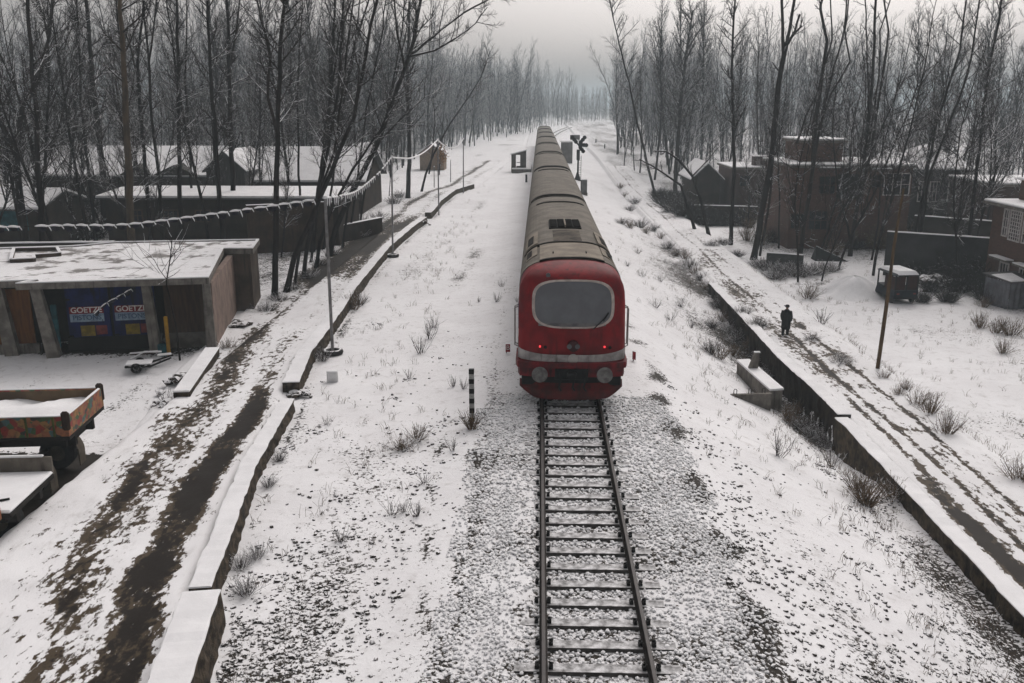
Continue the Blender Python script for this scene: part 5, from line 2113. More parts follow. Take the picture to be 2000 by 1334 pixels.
yard_wall('compound_wall', 'long dark compound wall with a snow line right of the brick house', (X_at(1790, 72), 72), (X_at(1952, 68), 68.5), -2.6, Z_at(424, 70), .35, m_mudw2)
yard_wall('compound_wall', 'nearer grey wall with a broken snow line before the compound wall', (X_at(1745, 61), 61.5), (X_at(1942, 58.5), 58.5), -2.6, Z_at(455, 60), .35, mat('grey_wall', (.045, .046, .045), (.025, .026, .025), scale=.9, streak=(.04, .04, .04)))
yard_wall('compound_wall', 'dark earth wall with snow on top behind the hedge at the bend', (X_at(1305, 97), 97), (X_at(1480, 95), 95), -2.4, Z_at(400, 96), .5, m_darkwall)
yard_wall('tank_wall', 'low concrete tank wall in the snow under the right hand trees', (X_at(1505, 63), 63), (X_at(1578, 62), 62.0), -2.7, Z_at(491, 63), .25, mat('tank_grey', (.075, .08, .078), (.045, .048, .047), scale=2))
b = GG(1615, 508)
m = MB()
m.add([(-1.0, -.5, -.1), (1.6, -.6, -.1), (1.4, .9, -.1), (-1.0, .8, -.1), (-.9, 0, 1.05), (-.75, .3, 1.05)], [(0, 1, 4), (1, 2, 5, 4), (2, 3, 5), (3, 0, 4, 5), (3, 2, 1, 0)])
tt = m.build('tarpaulin', mat('dark_tarpaulin', (.03, .033, .033), (.018, .02, .02), scale=2, snow=.93))
tt.location = b
tag(tt, 'dark sloping tarpaulin heap behind the concrete tank wall', 'tarpaulin')
# corrugated shed at the right edge
b = GG(1985, 604)
t = thing('tin_shed', 'small grey tin shed with a snow patch below the right edge house', 'shed', b, .25)
m = MB()
nn = 40
for (xa, ya, xb, yb_) in ((-.6, 0, 2.2, 0), (-.6, 2, -.6, 0)):
    rows = []
    for i in range(nn + 1):
        u = i / nn
        x, y = xa + (xb - xa) * u, ya + (yb_ - ya) * u
        w_ = .03 * math.sin(u * nn * 1.2)
        rows.append([(x + (w_ if xa == xb else 0), y + (w_ if ya == yb_ else 0), -.2), (x + (w_ if xa == xb else 0), y + (w_ if ya == yb_ else 0), 1.55)])
    m.grid(rows)
m.build('cladding', mat('tin_grey', (.15, .155, .17), (.09, .09, .10), scale=2, rough=.6), t)
m = MB()
m.hexa([(-.75, -.15, 1.55), (2.3, -.15, 1.55), (2.3, 2.1, 1.75), (-.75, 2.1, 1.75)], [(-.75, -.15, 1.6), (2.3, -.15, 1.6), (2.3, 2.1, 1.8), (-.75, 2.1, 1.8)])
m.build('roof', m_tin, t)
m = MB()
m.hexa([(-.6, .0, 1.615), (.5, .0, 1.605), (.8, 1.6, 1.76), (-.7, 1.5, 1.76)], [(-.5, .1, 1.68), (.4, .1, 1.68), (.7, 1.5, 1.82), (-.6, 1.4, 1.82)])
m.build('snow', m_snow, t)
# three wheeler
b = GG(1767, 594)
t = thing('three_wheeler', 'parked three wheeler with a snow covered canopy in the right field', 'three wheeler', b, .12)
m_tw = mat('dull_blue_grey', (.018, .025, .032), (.01, .013, .018), scale=3, rough=.6)
m_tr = mat('dark_red_panel', (.035, .012, .011), (.02, .009, .008), scale=3, rough=.6)
w_ = .72
m = MB()
m.hexa([(-w_, 0, .28), (w_, 0, .28), (w_, 2.3, .3), (-w_, 2.3, .3)], [(-w_, -.04, .82), (w_, -.04, .82), (w_ * .9, 2.2, .9), (-w_ * .9, 2.2, .9)])
m.build('body', m_tw, t)
m = MB()
for x in (-w_ + .04, w_ - .04):
    for y in (.03, 1.2, 2.1):
        m.box((x, y, 1.25), (.07, .07, .9))
m.box((0, .03, 1.25), (.08, .06, .9))
m.build('canopy_frame', m_black, t)
m = MB()
m.box((-.36, .08, 1.22), (.6, .03, .8))
m.box((.36, .08, 1.22), (.6, .03, .8))
m.box((-w_ + .03, .65, 1.2), (.03, 1.1, .8))
m.box((w_ - .03, .65, 1.2), (.03, 1.1, .8))
m.build('canopy_panel', m_tr, t)
m = MB()
m.hexa([(-w_ - .04, -.1, 1.68), (w_ + .04, -.1, 1.68), (w_ + .04, 2.2, 1.7), (-w_ - .04, 2.2, 1.7)], [(-w_ * .8, 0, 1.82), (w_ * .8, 0, 1.82), (w_ * .8, 2.1, 1.82), (-w_ * .8, 2.1, 1.82)])
m.build('canopy', m_tw, t)
m = MB()
m.hexa([(-w_ * .9, -.09, 1.74), (w_ * .9, -.09, 1.74), (w_ * .9, 2.1, 1.76), (-w_ * .9, 2.1, 1.76)], [(-w_ * .7, .1, 1.95), (w_ * .7, .1, 1.95), (w_ * .7, 2.0, 1.95), (-w_ * .7, 2.0, 1.95)])
m.build('snow', m_snow, t)
for x, y in ((-w_ + .1, .45), (w_ - .1, .45), (0, 2.15)):
    m = MB()
    m.cyl((x, y, .22), .23, .13, 'X', 18)
    m.build('wheel', m_tyre, t)
for x in (-.5, .5):
    m = MB()
    m.box((x, -.055, .62), (.16, .03, .09))
    m.build('tail_lamp', m_fred, t)
m = MB()
m.box((0, -.06, .36), (1.3, .06, .1), bev=.01)
m.build('bumper', m_black, t)
# snow mound
b = GG(1672, 585)
m = MB()
rows = []
for i in range(28):
    a = i * 2 * math.pi / 27
    row = []
    for j in range(9):
        q = j / 8
        r = 2.9 * q * (1 + .12 * math.sin(3 * a + 1) + .06 * math.sin(5 * a))
        row.append((r * math.cos(a), r * math.sin(a) * .9, 1.25 * math.exp(-(q * 1.75) ** 2) - .12 + .04 * math.sin(a * 7 + j)))
    rows.append(row)
m.grid([r[::-1] for r in rows])
tt = m.build('snow_mound', m_snow, smooth=True)
tt.location = b + Vector((.3, 1.7, 0))
tag(tt, 'smooth rounded snow mound left of the three wheeler', 'snow mound')

# ------------------------------------------------------------------ trees
class Seg:
    def __init__(self):
        self.a, self.b, self.r, self.q = [], [], [], []

    def put(self, a, b, r, q):
        self.a.append(a)
        self.b.append(b)
        self.r.append(r)
        self.q.append(q)


def _norm(x, y, z):
    l = math.sqrt(x * x + y * y + z * z) or 1
    return x / l, y / l, z / l


def limb(sg, rng, p, d, L, r0, r1, n, wob, up):
    pts = [(p, d, r0)]
    st = L / n
    for i in range(n):
        d = _norm(d[0] + rng.uniform(-wob, wob), d[1] + rng.uniform(-wob, wob), d[2] + rng.uniform(-wob, wob) + up)
        q = (p[0] + d[0] * st, p[1] + d[1] * st, p[2] + d[2] * st)
        ra = r0 + (r1 - r0) * i / n
        rb = r0 + (r1 - r0) * (i + 1) / n
        sg.put(p, q, ra, rb)
        p = q
        pts.append((p, d, rb))
    return pts


def sprout(sg, rng, pts, n, L, r, lv, ang=(35, 65), up=.12, t0=.25, spread=None, wob=.13):
    """side shoots along a limb"""
    for k in range(n):
        t = t0 + (1 - t0) * (k + rng.random()) / n
        f = t * (len(pts) - 1)
        i = min(int(f), len(pts) - 2)
        f -= i
        a, b = pts[i], pts[i + 1]
        p = tuple(a[0][c] + (b[0][c] - a[0][c]) * f for c in range(3))
        d = b[1]
        az = rng.uniform(0, 6.2832)
        an = R(rng.uniform(*ang))
        ref = (0.0, 0.0, 1.0) if abs(d[2]) < .9 else (1.0, 0.0, 0.0)
        u = _norm(d[1] * ref[2] - d[2] * ref[1], d[2] * ref[0] - d[0] * ref[2], d[0] * ref[1] - d[1] * ref[0])
        v = (d[1] * u[2] - d[2] * u[1], d[2] * u[0] - d[0] * u[2], d[0] * u[1] - d[1] * u[0])
        ca, sa, cz, sz = math.cos(an), math.sin(an), math.cos(az), math.sin(az)
        nd = _norm(*(d[c] * ca + (u[c] * cz + v[c] * sz) * sa for c in range(3)))
        rr = min(r, (a[2] * (1 - f) + b[2] * f) * .75)
        ll = L * rng.uniform(.55, 1.15) * (1.12 - .62 * t)
        q = limb(sg, rng, p, nd, ll, rr, rr * .4, 3 if lv > 0 else 2, wob, up)
        if lv > 0:
            spec = LV[lv - 1]
            sprout(sg, rng, q, spec[0], ll * spec[1], max(.0085, rr * .5), lv - 1, (28, 62), up * .8, .15, wob=wob)


LV = [(7, .46), (9, .48)]


def tree_parts(t, tr_sg, cr_sg, off, bark, twig):
    o = np.array(off)
    mb = MB()
    if tr_sg.a:
        mb.segs(np.array(tr_sg.a) - o, np.array(tr_sg.b) - o, tr_sg.r, tr_sg.q, 8)
        mb.build('trunk', bark, t, smooth=True)
    if cr_sg.a:
        mb = MB()
        r = np.array(cr_sg.r)
        A, Bb, Q = np.array(cr_sg.a) - o, np.array(cr_sg.b) - o, np.array(cr_sg.q)
        big = r > .022
        if big.any():
            mb.segs(A[big], Bb[big], r[big], Q[big], 5)
        if (~big).any():
            mb.segs(A[~big], Bb[~big], r[~big], Q[~big], 3)
        mb.build('crown', twig, t)


def key_tree(label, Y, stems, seed, n=30, L=3.0, lv=2, t0=.3, bark=None, twig=None, name='bare_tree', ext=3.5, rmin=.011, up=.13, ang=(35, 68), tip=.3):
    rng = random.Random(seed)
    base = PY(stems[0][0][0][0], stems[0][0][0][1], Y)
    gzb = gzf(base.x, base.y)
    t = thing(name, label, 'tree', (base.x, base.y, gzb), 0, None)
    tr, cr = Seg(), Seg()
    for si, (pix, r) in enumerate(stems):
        dy = 0.0
        P = []
        for i, (px, py) in enumerate(pix):
            P.append(PY(px, py, Y + dy))
            dy += rng.uniform(-.35, .45) if si == 0 else rng.uniform(-.2, .6)
        if si == 0:
            P[0] = Vector((base.x, base.y, gzb - .25)) if P[0].z > gzb - .6 else P[0]
        if ext and pix[-1][1] <= 12:
            d = (P[-1] - P[-2]).normalized()
            for k in range(2):
                d = (d + Vector((rng.uniform(-.1, .1), rng.uniform(-.1, .1), .12))).normalized()
                P.append(P[-1] + d * ext * .5)
        # subdivide with a little wander
        Q = []
        for i in range(len(P) - 1):
            m = max(2, int((P[i + 1] - P[i]).length / .9))
            for k in range(m):
                q = P[i].lerp(P[i + 1], k / m)
                if i + k > 0:
                    q = q + Vector((rng.uniform(-.04, .04), rng.uniform(-.05, .05), 0))
                Q.append(q)
        Q.append(P[-1])
        pts = []
        N = len(Q) - 1
        for i in range(N):
            f0, f1 = i / N, (i + 1) / N
            ra = r * (1 - (1 - tip) * f0) * (1.28 if (i == 0 and si == 0) else 1)
            rb = r * (1 - (1 - tip) * f1)
            (tr if si == 0 else cr).put(tuple(Q[i]), tuple(Q[i + 1]), ra, rb)
            d = (Q[i + 1] - Q[i]).normalized()
            if i == 0:
                pts.append((tuple(Q[0]), tuple(d), ra))
            pts.append((tuple(Q[i + 1]), tuple(d), rb))
        L = max(L, 1.6) if lv < 2 else max(L, 2.8)
        k = n if si == 0 else max(5, int(n * .55))
        sprout(cr, rng, pts, k, L, max(.028, r * .28), lv, ang, up, t0 if si == 0 else .12)
    tree_parts(t, tr, cr, (base.x, base.y, gzb), bark or m_bark, twig or m_twig)
    return t


# left, from the left edge towards the track
key_tree('thick dark forked tree at the left edge above the teal shed', 53, [([(58, 500), (42, 413), (30, 300), (2, 238), (-60, 150), (-110, 40)], .25), ([(30, 300), (42, 210), (69, 165), (96, 75), (101, 0)], .17)], 1, n=22, L=3.4)
key_tree('straight dark trunk just right of the thick forked tree', 47, [([(86, 520), (80, 437), (70, 196), (63, 140), (52, 0)], .18)], 2, n=20, L=2.6)
key_tree('slim dark trunk before the left end of the long snowy roof', 62, [([(184, 440), (172, 330), (158, 200), (150, 0)], .12)], 3, n=22, L=2.2)
key_tree('stout dark trunk standing before the long snowy roof', 67, [([(204, 440), (200, 332), (180, 150), (168, 0)], .27)], 4, n=26, L=2.6)
key_tree('pale straight bare trunk rising behind the shop roof', 45, [([(262, 520), (257, 467), (247, 220), (237, 60), (232, 0)], .215)], 5, n=12, L=2.2, t0=.55, bark=m_bark2)
key_tree('dark tree forking above the middle of the long snowy roof', 56, [([(294, 480), (288, 380), (273, 200), (268, 130), (280, 0)], .14), ([(270, 150), (255, 95), (240, 55), (225, 5)], .06)], 6, n=24, L=2.3)
key_tree('slender wavy dark tree second right of the pale trunk', 56.5, [([(319, 480), (312, 370), (297, 230), (290, 115), (281, 0)], .12), ([(290, 125), (300, 60), (306, 0)], .07)], 7, n=24, L=2.1)
key_tree('straight grey trunk before the grey boarded gable', 58, [([(356, 470), (352, 385), (349, 200), (345, 0)], .165)], 8, n=24, L=2.3)
key_tree('thin bent trunk right against the straight grey trunk', 63, [([(376, 450), (372, 320), (362, 160), (366, 0)], .10)], 9, n=24, L=2.0)
key_tree('tall dark leaning trunk left of the wide white roof', 57, [([(437, 480), (430, 410), (420, 260), (409, 100), (405, 0)], .17)], 10, n=22, L=2.3)
key_tree('thick dark trunk at the grey gable with a forked top', 62, [([(462, 450), (455, 378), (448, 160), (443, 0)], .20), ([(450, 130), (462, 60), (468, 0)], .09)], 11, n=26, L=2.6)
key_tree('tall dark trunk at the lane corner behind the shop annex', float(GG(535, 584).y), [([(535, 584), (540, 470), (541, 330), (545, 150), (553, 30), (557, 0)], .16), ([(541, 260), (522, 190), (528, 110), (512, 40), (502, 5)], .08)], 12, n=26, L=2.4, t0=.4)
key_tree('thin upright trunk before the wide white roof', 60, [([(592, 470), (585, 370), (580, 200), (590, 0)], .09)], 13, n=22, L=2.0)
key_tree('wide forked tree whose arm leans right over the white roof', 58, [([(608, 480), (622, 370), (643, 227), (652, 60), (655, 0)], .15), ([(643, 230), (672, 190), (700, 70), (718, 5)], .11)], 14, n=22, L=2.3)
key_tree('strongly leaning dark trunk, the leftmost of the leaning clump by the lane', float(GG(556, 574).y), [([(556, 574), (576, 500), (606, 430), (650, 330), (690, 230), (715, 100), (735, 0)], .15)], 15, n=22, L=2.3, t0=.35)
key_tree('upright dark trunk inside the leaning clump by the lane', float(GG(592, 545).y), [([(592, 545), (600, 480), (616, 400), (640, 300), (660, 180), (668, 60), (672, 0)], .12)], 16, n=22, L=2.1, t0=.35)
key_tree('big leaning tree whose branches reach into the open sky', float(GG(640, 503).y), [([(640, 503), (655, 445), (690, 370), (737, 280), (770, 190), (800, 108), (812, 60), (822, 0)], .20), ([(800, 108), (830, 85), (862, 58), (905, 25), (950, 2)], .085), ([(800, 110), (850, 98), (890, 75), (930, 45), (952, 14)], .075), ([(790, 130), (776, 70), (770, 0)], .08), ([(737, 280), (785, 230), (830, 190), (880, 170)], .06)], 17, n=22, L=2.4, t0=.38, ext=2.0)
key_tree('short leaning trunk behind the tyre pole', float(GG(615, 526).y), [([(615, 526), (626, 470), (650, 400), (690, 330), (745, 250), (770, 190)], .12)], 18, n=20, L=1.9)
key_tree('thin trunk leaning right by the third strung pole', float(GG(822, 376).y), [([(822, 376), (832, 340), (848, 300), (880, 240), (915, 190), (940, 150), (957, 100)], .13), ([(838, 340), (846, 290), (850, 240), (845, 180)], .10)], 19, n=24, L=2.6, tip=.2)
key_tree('thick straight far trunk left of the small tan house', 88, [([(796, 384), (800, 300), (796, 150), (800, 0)], .24)], 20, n=30, L=3.0)
for k, (x, y) in enumerate(((574, 560), (605, 515), (668, 486), (680, 470), (630, 490), (700, 452))):
    rr = random.Random(k)
    tp = (x + 40 + rr.uniform(-20, 50), y - 260)
    key_tree(['thin dark sapling trunk low in the leaning clump by the lane', 'crooked slim trunk in the middle of the leaning clump', 'slim trunk at the right end of the leaning clump', 'thin curved trunk beside the lane bend wall', 'slim grey trunk behind the tyre pole', 'small trunk nearest the lane bend'][k], float(GG(x, y).y), [([(x, y), (x + 12, y - 80), tp, (tp[0] + 30, 60), (tp[0] + 36, 0)], .085)], 40 + k, n=18, L=1.8, t0=.3)
# orange leaved bush tree far left
# right, from the track outwards
key_tree('tall thin tree leaning left at the end of the right snow slope', float(GG(1281, 383).y), [([(1281, 383), (1262, 310), (1246, 245), (1228, 160), (1210, 87), (1197, 30), (1190, 0)], .17)], 61, n=30, L=4.2, t0=.4, tip=.2)
key_tree('tall pale trunk leaning right beyond the fallen branches', 118, [([(1317, 392), (1321, 315), (1330, 200), (1342, 87), (1354, 20)], .30), ([(1340, 100), (1365, 60), (1390, 30)], .12)], 62, n=34, L=4.6, t0=.35)
key_tree('straight black trunk standing alone in the snow right of the hedge', float(GG(1427, 478).y), [([(1427, 478), (1430, 400), (1434, 315), (1429, 140), (1432, 60), (1435, 0)], .17)], 63, n=40, L=1.6, t0=.35)
key_tree('thick black pollarded tree with stubby upright branches', float(GG(1471, 507).y), [([(1471, 507), (1487, 420), (1505, 330), (1513, 250), (1521, 160), (1536, 85)], .24), ([(1530, 110), (1528, 50), (1527, 5)], .12), ([(1536, 85), (1545, 40), (1551, 2)], .12), ([(1532, 100), (1552, 60), (1562, 28)], .10), ([(1540, 85), (1556, 60), (1566, 50)], .08), ([(1484, 500), (1497, 430), (1505, 370), (1508, 320)], .10)], 64, n=10, L=1.0, lv=1, tip=.7, ext=1.5)
key_tree('wavy many stemmed pollard right of the black pollarded tree', float(GG(1562, 497).y), [([(1562, 497), (1570, 440), (1580, 380), (1590, 315), (1594, 230), (1606, 150), (1614, 80), (1602, 20), (1606, 0)], .17), ([(1588, 320), (1612, 200), (1630, 130), (1648, 60), (1655, 0)], .10), ([(1586, 330), (1588, 250), (1602, 160), (1625, 80), (1622, 0)], .09), ([(1556, 280), (1575, 225), (1601, 175), (1612, 120)], .09), ([(1600, 250), (1622, 185), (1660, 120), (1650, 60), (1658, 0)], .08)], 65, n=16, L=1.5, lv=1, tip=.4)
key_tree('tall bundle of upright stems before the brick house', float(GG(1660, 500).y), [([(1660, 500), (1675, 400), (1688, 315), (1696, 240), (1702, 175), (1708, 80), (1710, 0)], .16), ([(1672, 420), (1700, 300), (1715, 200), (1728, 120), (1735, 60), (1727, 0)], .12), ([(1680, 380), (1690, 280), (1697, 190), (1693, 80), (1690, 0)], .09), ([(1688, 315), (1704, 240), (1716, 150), (1720, 60), (1738, 0)], .08)], 66, n=18, L=1.6, lv=1, tip=.4)
key_tree('thin leaning trunk left of the upright stem bundle', float(GG(1602, 492).y), [([(1602, 492), (1622, 430), (1645, 360), (1668, 300), (1690, 260)], .10)], 67, n=18, L=1.6, lv=1)
key_tree('thin straight trunk before the lower windows of the brick house', float(GG(1521, 485).y), [([(1521, 485), (1523, 400), (1520, 300), (1535, 180), (1540, 100)], .07)], 68, n=22, L=1.5, lv=1)
key_tree('thin straight stem left of the leaning wooden pole', float(GG(1702, 507).y), [([(1702, 507), (1714, 440), (1722, 330), (1728, 200), (1736, 100)], .07)], 69, n=22, L=1.7, lv=1)
key_tree('long tree leaning right over the compound wall', 66, [([(1782, 480), (1800, 395), (1830, 240), (1850, 175), (1874, 98), (1886, 4)], .13)], 70, n=26, L=2.4)
key_tree('parallel leaning tree right of the first tree over the compound wall', 64, [([(1790, 490), (1818, 332), (1840, 280), (1860, 227), (1882, 170), (1897, 115), (1912, 6)], .12)], 71, n=26, L=2.4)
key_tree('dark upright tree with a bent arm left of the right edge house', 62, [([(1892, 500), (1896, 441), (1912, 300), (1920, 210), (1935, 120), (1951, 40), (1955, 0)], .14), ([(1896, 440), (1925, 380), (1950, 325), (1986, 292)], .08)], 72, n=26, L=2.6)
key_tree('snow lined tree fallen over towards the track', 78, [([(1386, 452), (1370, 395), (1352, 344), (1325, 312), (1302, 296), (1275, 295)], .16), ([(1352, 344), (1385, 310), (1402, 288)], .07)], 73, n=12, L=1.6, lv=1, up=.2, ext=0, name='fallen_tree')
key_tree('second snow lined fallen branch reaching lower towards the track', 80, [([(1360, 428), (1330, 362), (1300, 341), (1270, 322), (1249, 311)], .14)], 74, n=10, L=1.5, lv=1, up=.2, ext=0, name='fallen_tree')
sb_ = GG(352, 704)
key_tree('leafless sapling growing in front of the brown shop door', float(sb_.y), [([(352, 706), (343, 640), (327, 556), (326, 538), (334, 500), (336, 462)], .035), ([(325, 545), (300, 505), (280, 475)], .016), ([(326, 540), (280, 520), (228, 487)], .014), ([(335, 520), (350, 490), (352, 470)], .014)], 75, n=12, L=.9, lv=0, t0=.5, ext=0, tip=.45)


# trees of the crowded stands: a few kinds, each tree an object of its own
def proto(seed, h, r, n, L, lv, ang, t0, wav=.06, extra=0, up=.13, wid=1.0):
    rng = random.Random(seed)
    tr, cr = Seg(), Seg()
    pts = limb(tr, rng, (0, 0, -.3), (rng.uniform(-.05, .05), rng.uniform(-.05, .05), 1), h, r, r * .16, 12, wav, .10)
    sprout(cr, rng, pts, n, L, max(.03, r * .3), lv, ang, up, t0)
    for k in range(extra):
        p = pts[rng.randint(1, 4)]
        d = _norm(rng.uniform(-.35, .35), rng.uniform(-.35, .35), 1)
        q = limb(cr, rng, p[0], d, h * rng.uniform(.5, .75), r * .6, r * .12, 8, .08, .08)
        sprout(cr, rng, q, n // 2, L * .8, r * .2, lv, ang, up, .2)
    o = thing('bare_tree', 'bare tree', 'tree', (0, 0, 0))
    tree_parts(o, tr, cr, (0, 0, 0), m_bark, m_twig)
    return o


protos = [proto(101, 21, .15, 44, 4.0, 2, (24, 46), .18), proto(102, 19, .12, 38, 3.6, 2, (24, 50), .2, .09), proto(103, 23, .17, 48, 4.2, 2, (20, 40), .2), proto(104, 17, .10, 30, 3.2, 2, (30, 60), .2, .12, 1), proto(105, 20, .12, 26, 3.6, 2, (26, 55), .2, .11, 2), proto(106, 15, .085, 26, 3.0, 2, (30, 65), .2, .14, 2)]
used = set()
rt = random.Random(77)
placed = []
ZONES = [
    ('trees behind the long snowy roof', 'slim bare tree in the crowded stand behind the long snowy roofed house', 62, lambda: (rt.uniform(-80, -31), rt.uniform(92, 150)), 1.7, (0, 1, 2, 3, 4, 5)),
    ('trees behind the wide white roof', 'slim bare tree in the crowded stand behind the wide white roof', 40, lambda: (rt.uniform(-31, -19), rt.uniform(89, 150)), 1.4, (0, 1, 2, 3, 4)),
    ('hazy trees along the far left snow field', 'hazy bare tree on the edge of the far left snow field', 56, lambda: (lambda y: (-23 + (y - 140) * .135 - abs(rt.gauss(0, 7)), y))(rt.uniform(140, 300)), 1.3, (0, 1, 2, 4)),
    ('thin trees among the left houses', 'thin bare tree standing among the left hand houses', 46, lambda: (rt.uniform(-48, -14.5), rt.uniform(50, 92)), 1.4, (3, 5, 3, 5, 1)),
    ('tall trees right of the snow slope', 'tall hazy bare tree in the dense stand right of the far snow slope', 60, lambda: (lambda y: (12.5 + (y - 130) * .05 + abs(rt.gauss(0, 9)), y))(rt.uniform(128, 250)), 1.3, (0, 1, 2, 4)),
    ('trees behind the brick houses', 'slim bare tree in the grey stand behind the right hand houses', 60, lambda: (rt.uniform(19, 80), rt.uniform(97, 150)), 1.7, (0, 1, 2, 3, 4)),
    ('thin trees among the right houses', 'thin bare tree standing among the right hand houses', 26, lambda: (rt.uniform(16.5, 38), rt.uniform(58, 90)), 1.5, (3, 5, 5)),
]
FOOT = []
for o in list(bpy.data.objects):
    if o.get('category') in ('house', 'shed', 'hut'):
        for c in o.children:
            if c.name.startswith('wall'):
                vs = np.array([v.co[:] for v in c.data.vertices]) + np.array(o.location)
                FOOT.append((vs[:, 0].min() - .6, vs[:, 0].max() + .6, vs[:, 1].min() - .6, vs[:, 1].max() + .6))
for grp, lab, cnt, fn, dist, kinds in ZONES:
    k = tries = 0
    while k < cnt and tries < 6000:
        tries += 1
        x, y = fn()
        if any(a < x < b and c < y < d for a, b, c, d in FOOT):
            continue
        if any((x - a) ** 2 + (y - b) ** 2 < dist ** 2 for a, b in placed):
            continue
        placed.append((x, y))
        ki = rt.choice(kinds)
        s = rt.choice((rt.uniform(.55, .8), rt.uniform(.85, 1.15), rt.uniform(.85, 1.2)))
        loc = (x, y, gzf(x, y))
        rz = rt.uniform(0, 6.28)
        sc = (s, s, s * rt.uniform(.92, 1.1))
        o = protos[ki]
        if ki not in used:
            used.add(ki)
            o.location, o.rotation_euler, o.scale = loc, (0, 0, rz), sc
            o['label'], o['group'] = lab, grp
        else:
            cc = copy_thing(o, loc, rz, sc, lab, grp)
            cc.rotation_euler = (rt.gauss(0, .08), rt.gauss(0, .08), rz)
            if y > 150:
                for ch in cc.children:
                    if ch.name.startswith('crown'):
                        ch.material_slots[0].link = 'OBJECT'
                        ch.material_slots[0].material = m_mist_twig  # far crowns get the twig colour with mist mixed in
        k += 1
for ki, o in enumerate(protos):
    if ki not in used:
        o.location = (-60, 100 + ki, 0)
        o['label'], o['group'] = ZONES[0][1], ZONES[0][0]

# the wood beyond: one mass
LVsave = LV[:]
LV[:] = [(5, .5), (4, .45)]


def simple(seed, h):
    rng = random.Random(seed)
    sg = Seg()
    pts = limb(sg, rng, (0, 0, -.3), (rng.uniform(-.1, .1), rng.uniform(-.1, .1), 1), h, .11, .03, 6, .09, .1)
    sprout(sg, rng, pts, 32, 3.8, .04, 1, (22, 50), .12, .12)
    r = np.maximum(np.array(sg.r), .018)
    q = np.maximum(np.array(sg.q), .014)
    m = MB().segs(sg.a, sg.b, r, q, 3)
    return np.concatenate(m.v), np.concatenate(m.f[4])


sims = [simple(200 + k, 19 + k) for k in range(5)]
LV[:] = LVsave
rf_ = random.Random(5)
mbw = MB()
cnt = 0
while cnt < 3000:
    y = rf_.uniform(118, 520) if cnt % 3 else rf_.uniform(118, 230)
    side = rf_.random()
    gap = 0 if y < 190 else ((y - 190) / 230) ** 2 * 26
    if side < .5:
        x = -26 + (min(y, 300) - 140) * .135 - abs(rf_.gauss(0, 46)) - 2
    elif side < .80:
        y = rf_.uniform(270, 400) if rf_.random() < .28 else rf_.uniform(430, 600)
        gap = ((y - 190) / 230) ** 2 * 26
        x = gap - 7 - abs(rf_.gauss(0, 22)) if y < 400 else rf_.uniform(-25, 70)
    else:
        x = 16 + (y - 130) * .05 + gap * .9 + abs(rf_.gauss(0, 48)) + 3
    V, F = sims[rf_.randint(0, 4)]
    a = rf_.uniform(0, 6.28)
    s = rf_.uniform(.8, 1.12) if cnt % 5 else rf_.uniform(.25, .5)
    if y > 420:
        s *= .72
    c, sn_ = math.cos(a) * s, math.sin(a) * s
    Vn = np.stack([V[:, 0] * c - V[:, 1] * sn_ + x, V[:, 0] * sn_ + V[:, 1] * c + y, V[:, 2] * s + gzf(x, y)], 1)
    mbw.bulk(Vn, F)
    cnt += 1
tag(mbw.build('far_wood', m_mist_twig), 'hazy far wood of bare trees closing the valley behind the train', kind='stuff')

# ------------------------------------------------------------------ bushes, weeds, dry grass
def bush_mesh(seed, n, mtl, spread=.55, twigs=5, h=1.0, r=.011):
    rng = random.Random(seed)
    sg = Seg()
    for k in range(n):
        a = rng.uniform(0, 6.283)
        q = rng.random() ** .7 * spread
        p = (math.cos(a) * q * .35, math.sin(a) * q * .35, -.05)
        d = _norm(math.cos(a) * q * 1.2, math.sin(a) * q * 1.2, 1)
        pts = limb(sg, rng, p, d, h * rng.uniform(.55, 1.1), r, r * .5, 4, .18, -.02)
        sprout(sg, rng, pts, twigs, h * .32, r * .7, 0, (25, 70), .0, .25, wob=.2)
    return MB().segs(sg.a, sg.b, sg.r, sg.q, 3)


bkinds = {}
for key, args in dict(brown=(11, 46, m_weed, .6, 6), dark=(12, 60, m_weed2, .7, 7), grass=(13, 60, m_weed, .35, 1), thin=(14, 16, m_weed2, .4, 4), dense=(15, 110, m_weed2, .9, 7), hedge=(16, 150, m_dark_stem, 1.0, 9)).items():
    bkinds[key] = [bush_mesh(args[0] * 10 + v, args[1], None, args[3], args[4]).build('bush', args[2]) for v in range(2)]
busedk = {}
rb_ = random.Random(3)


def bush(kind, px, py, h, label, group=None, wide=1.0, name='dry_bush', cat='bush'):
    b = GG(px, py)
    src = bkinds[kind][rb_.randint(0, 1)]
    if src.name in busedk:
        o = src.copy()
        COL.objects.link(o)
    else:
        busedk[src.name] = 1
        o = src
        src_name = o.name
    o.location = b
    o.rotation_euler = (0, 0, rb_.uniform(0, 6.28))
    o.scale = (h * wide, h * wide, h)
    for k in ('label', 'category', 'group'):
        if k in o:
            del o[k]
    tag(o, label, cat, group)
    o['_n'] = name
    return o


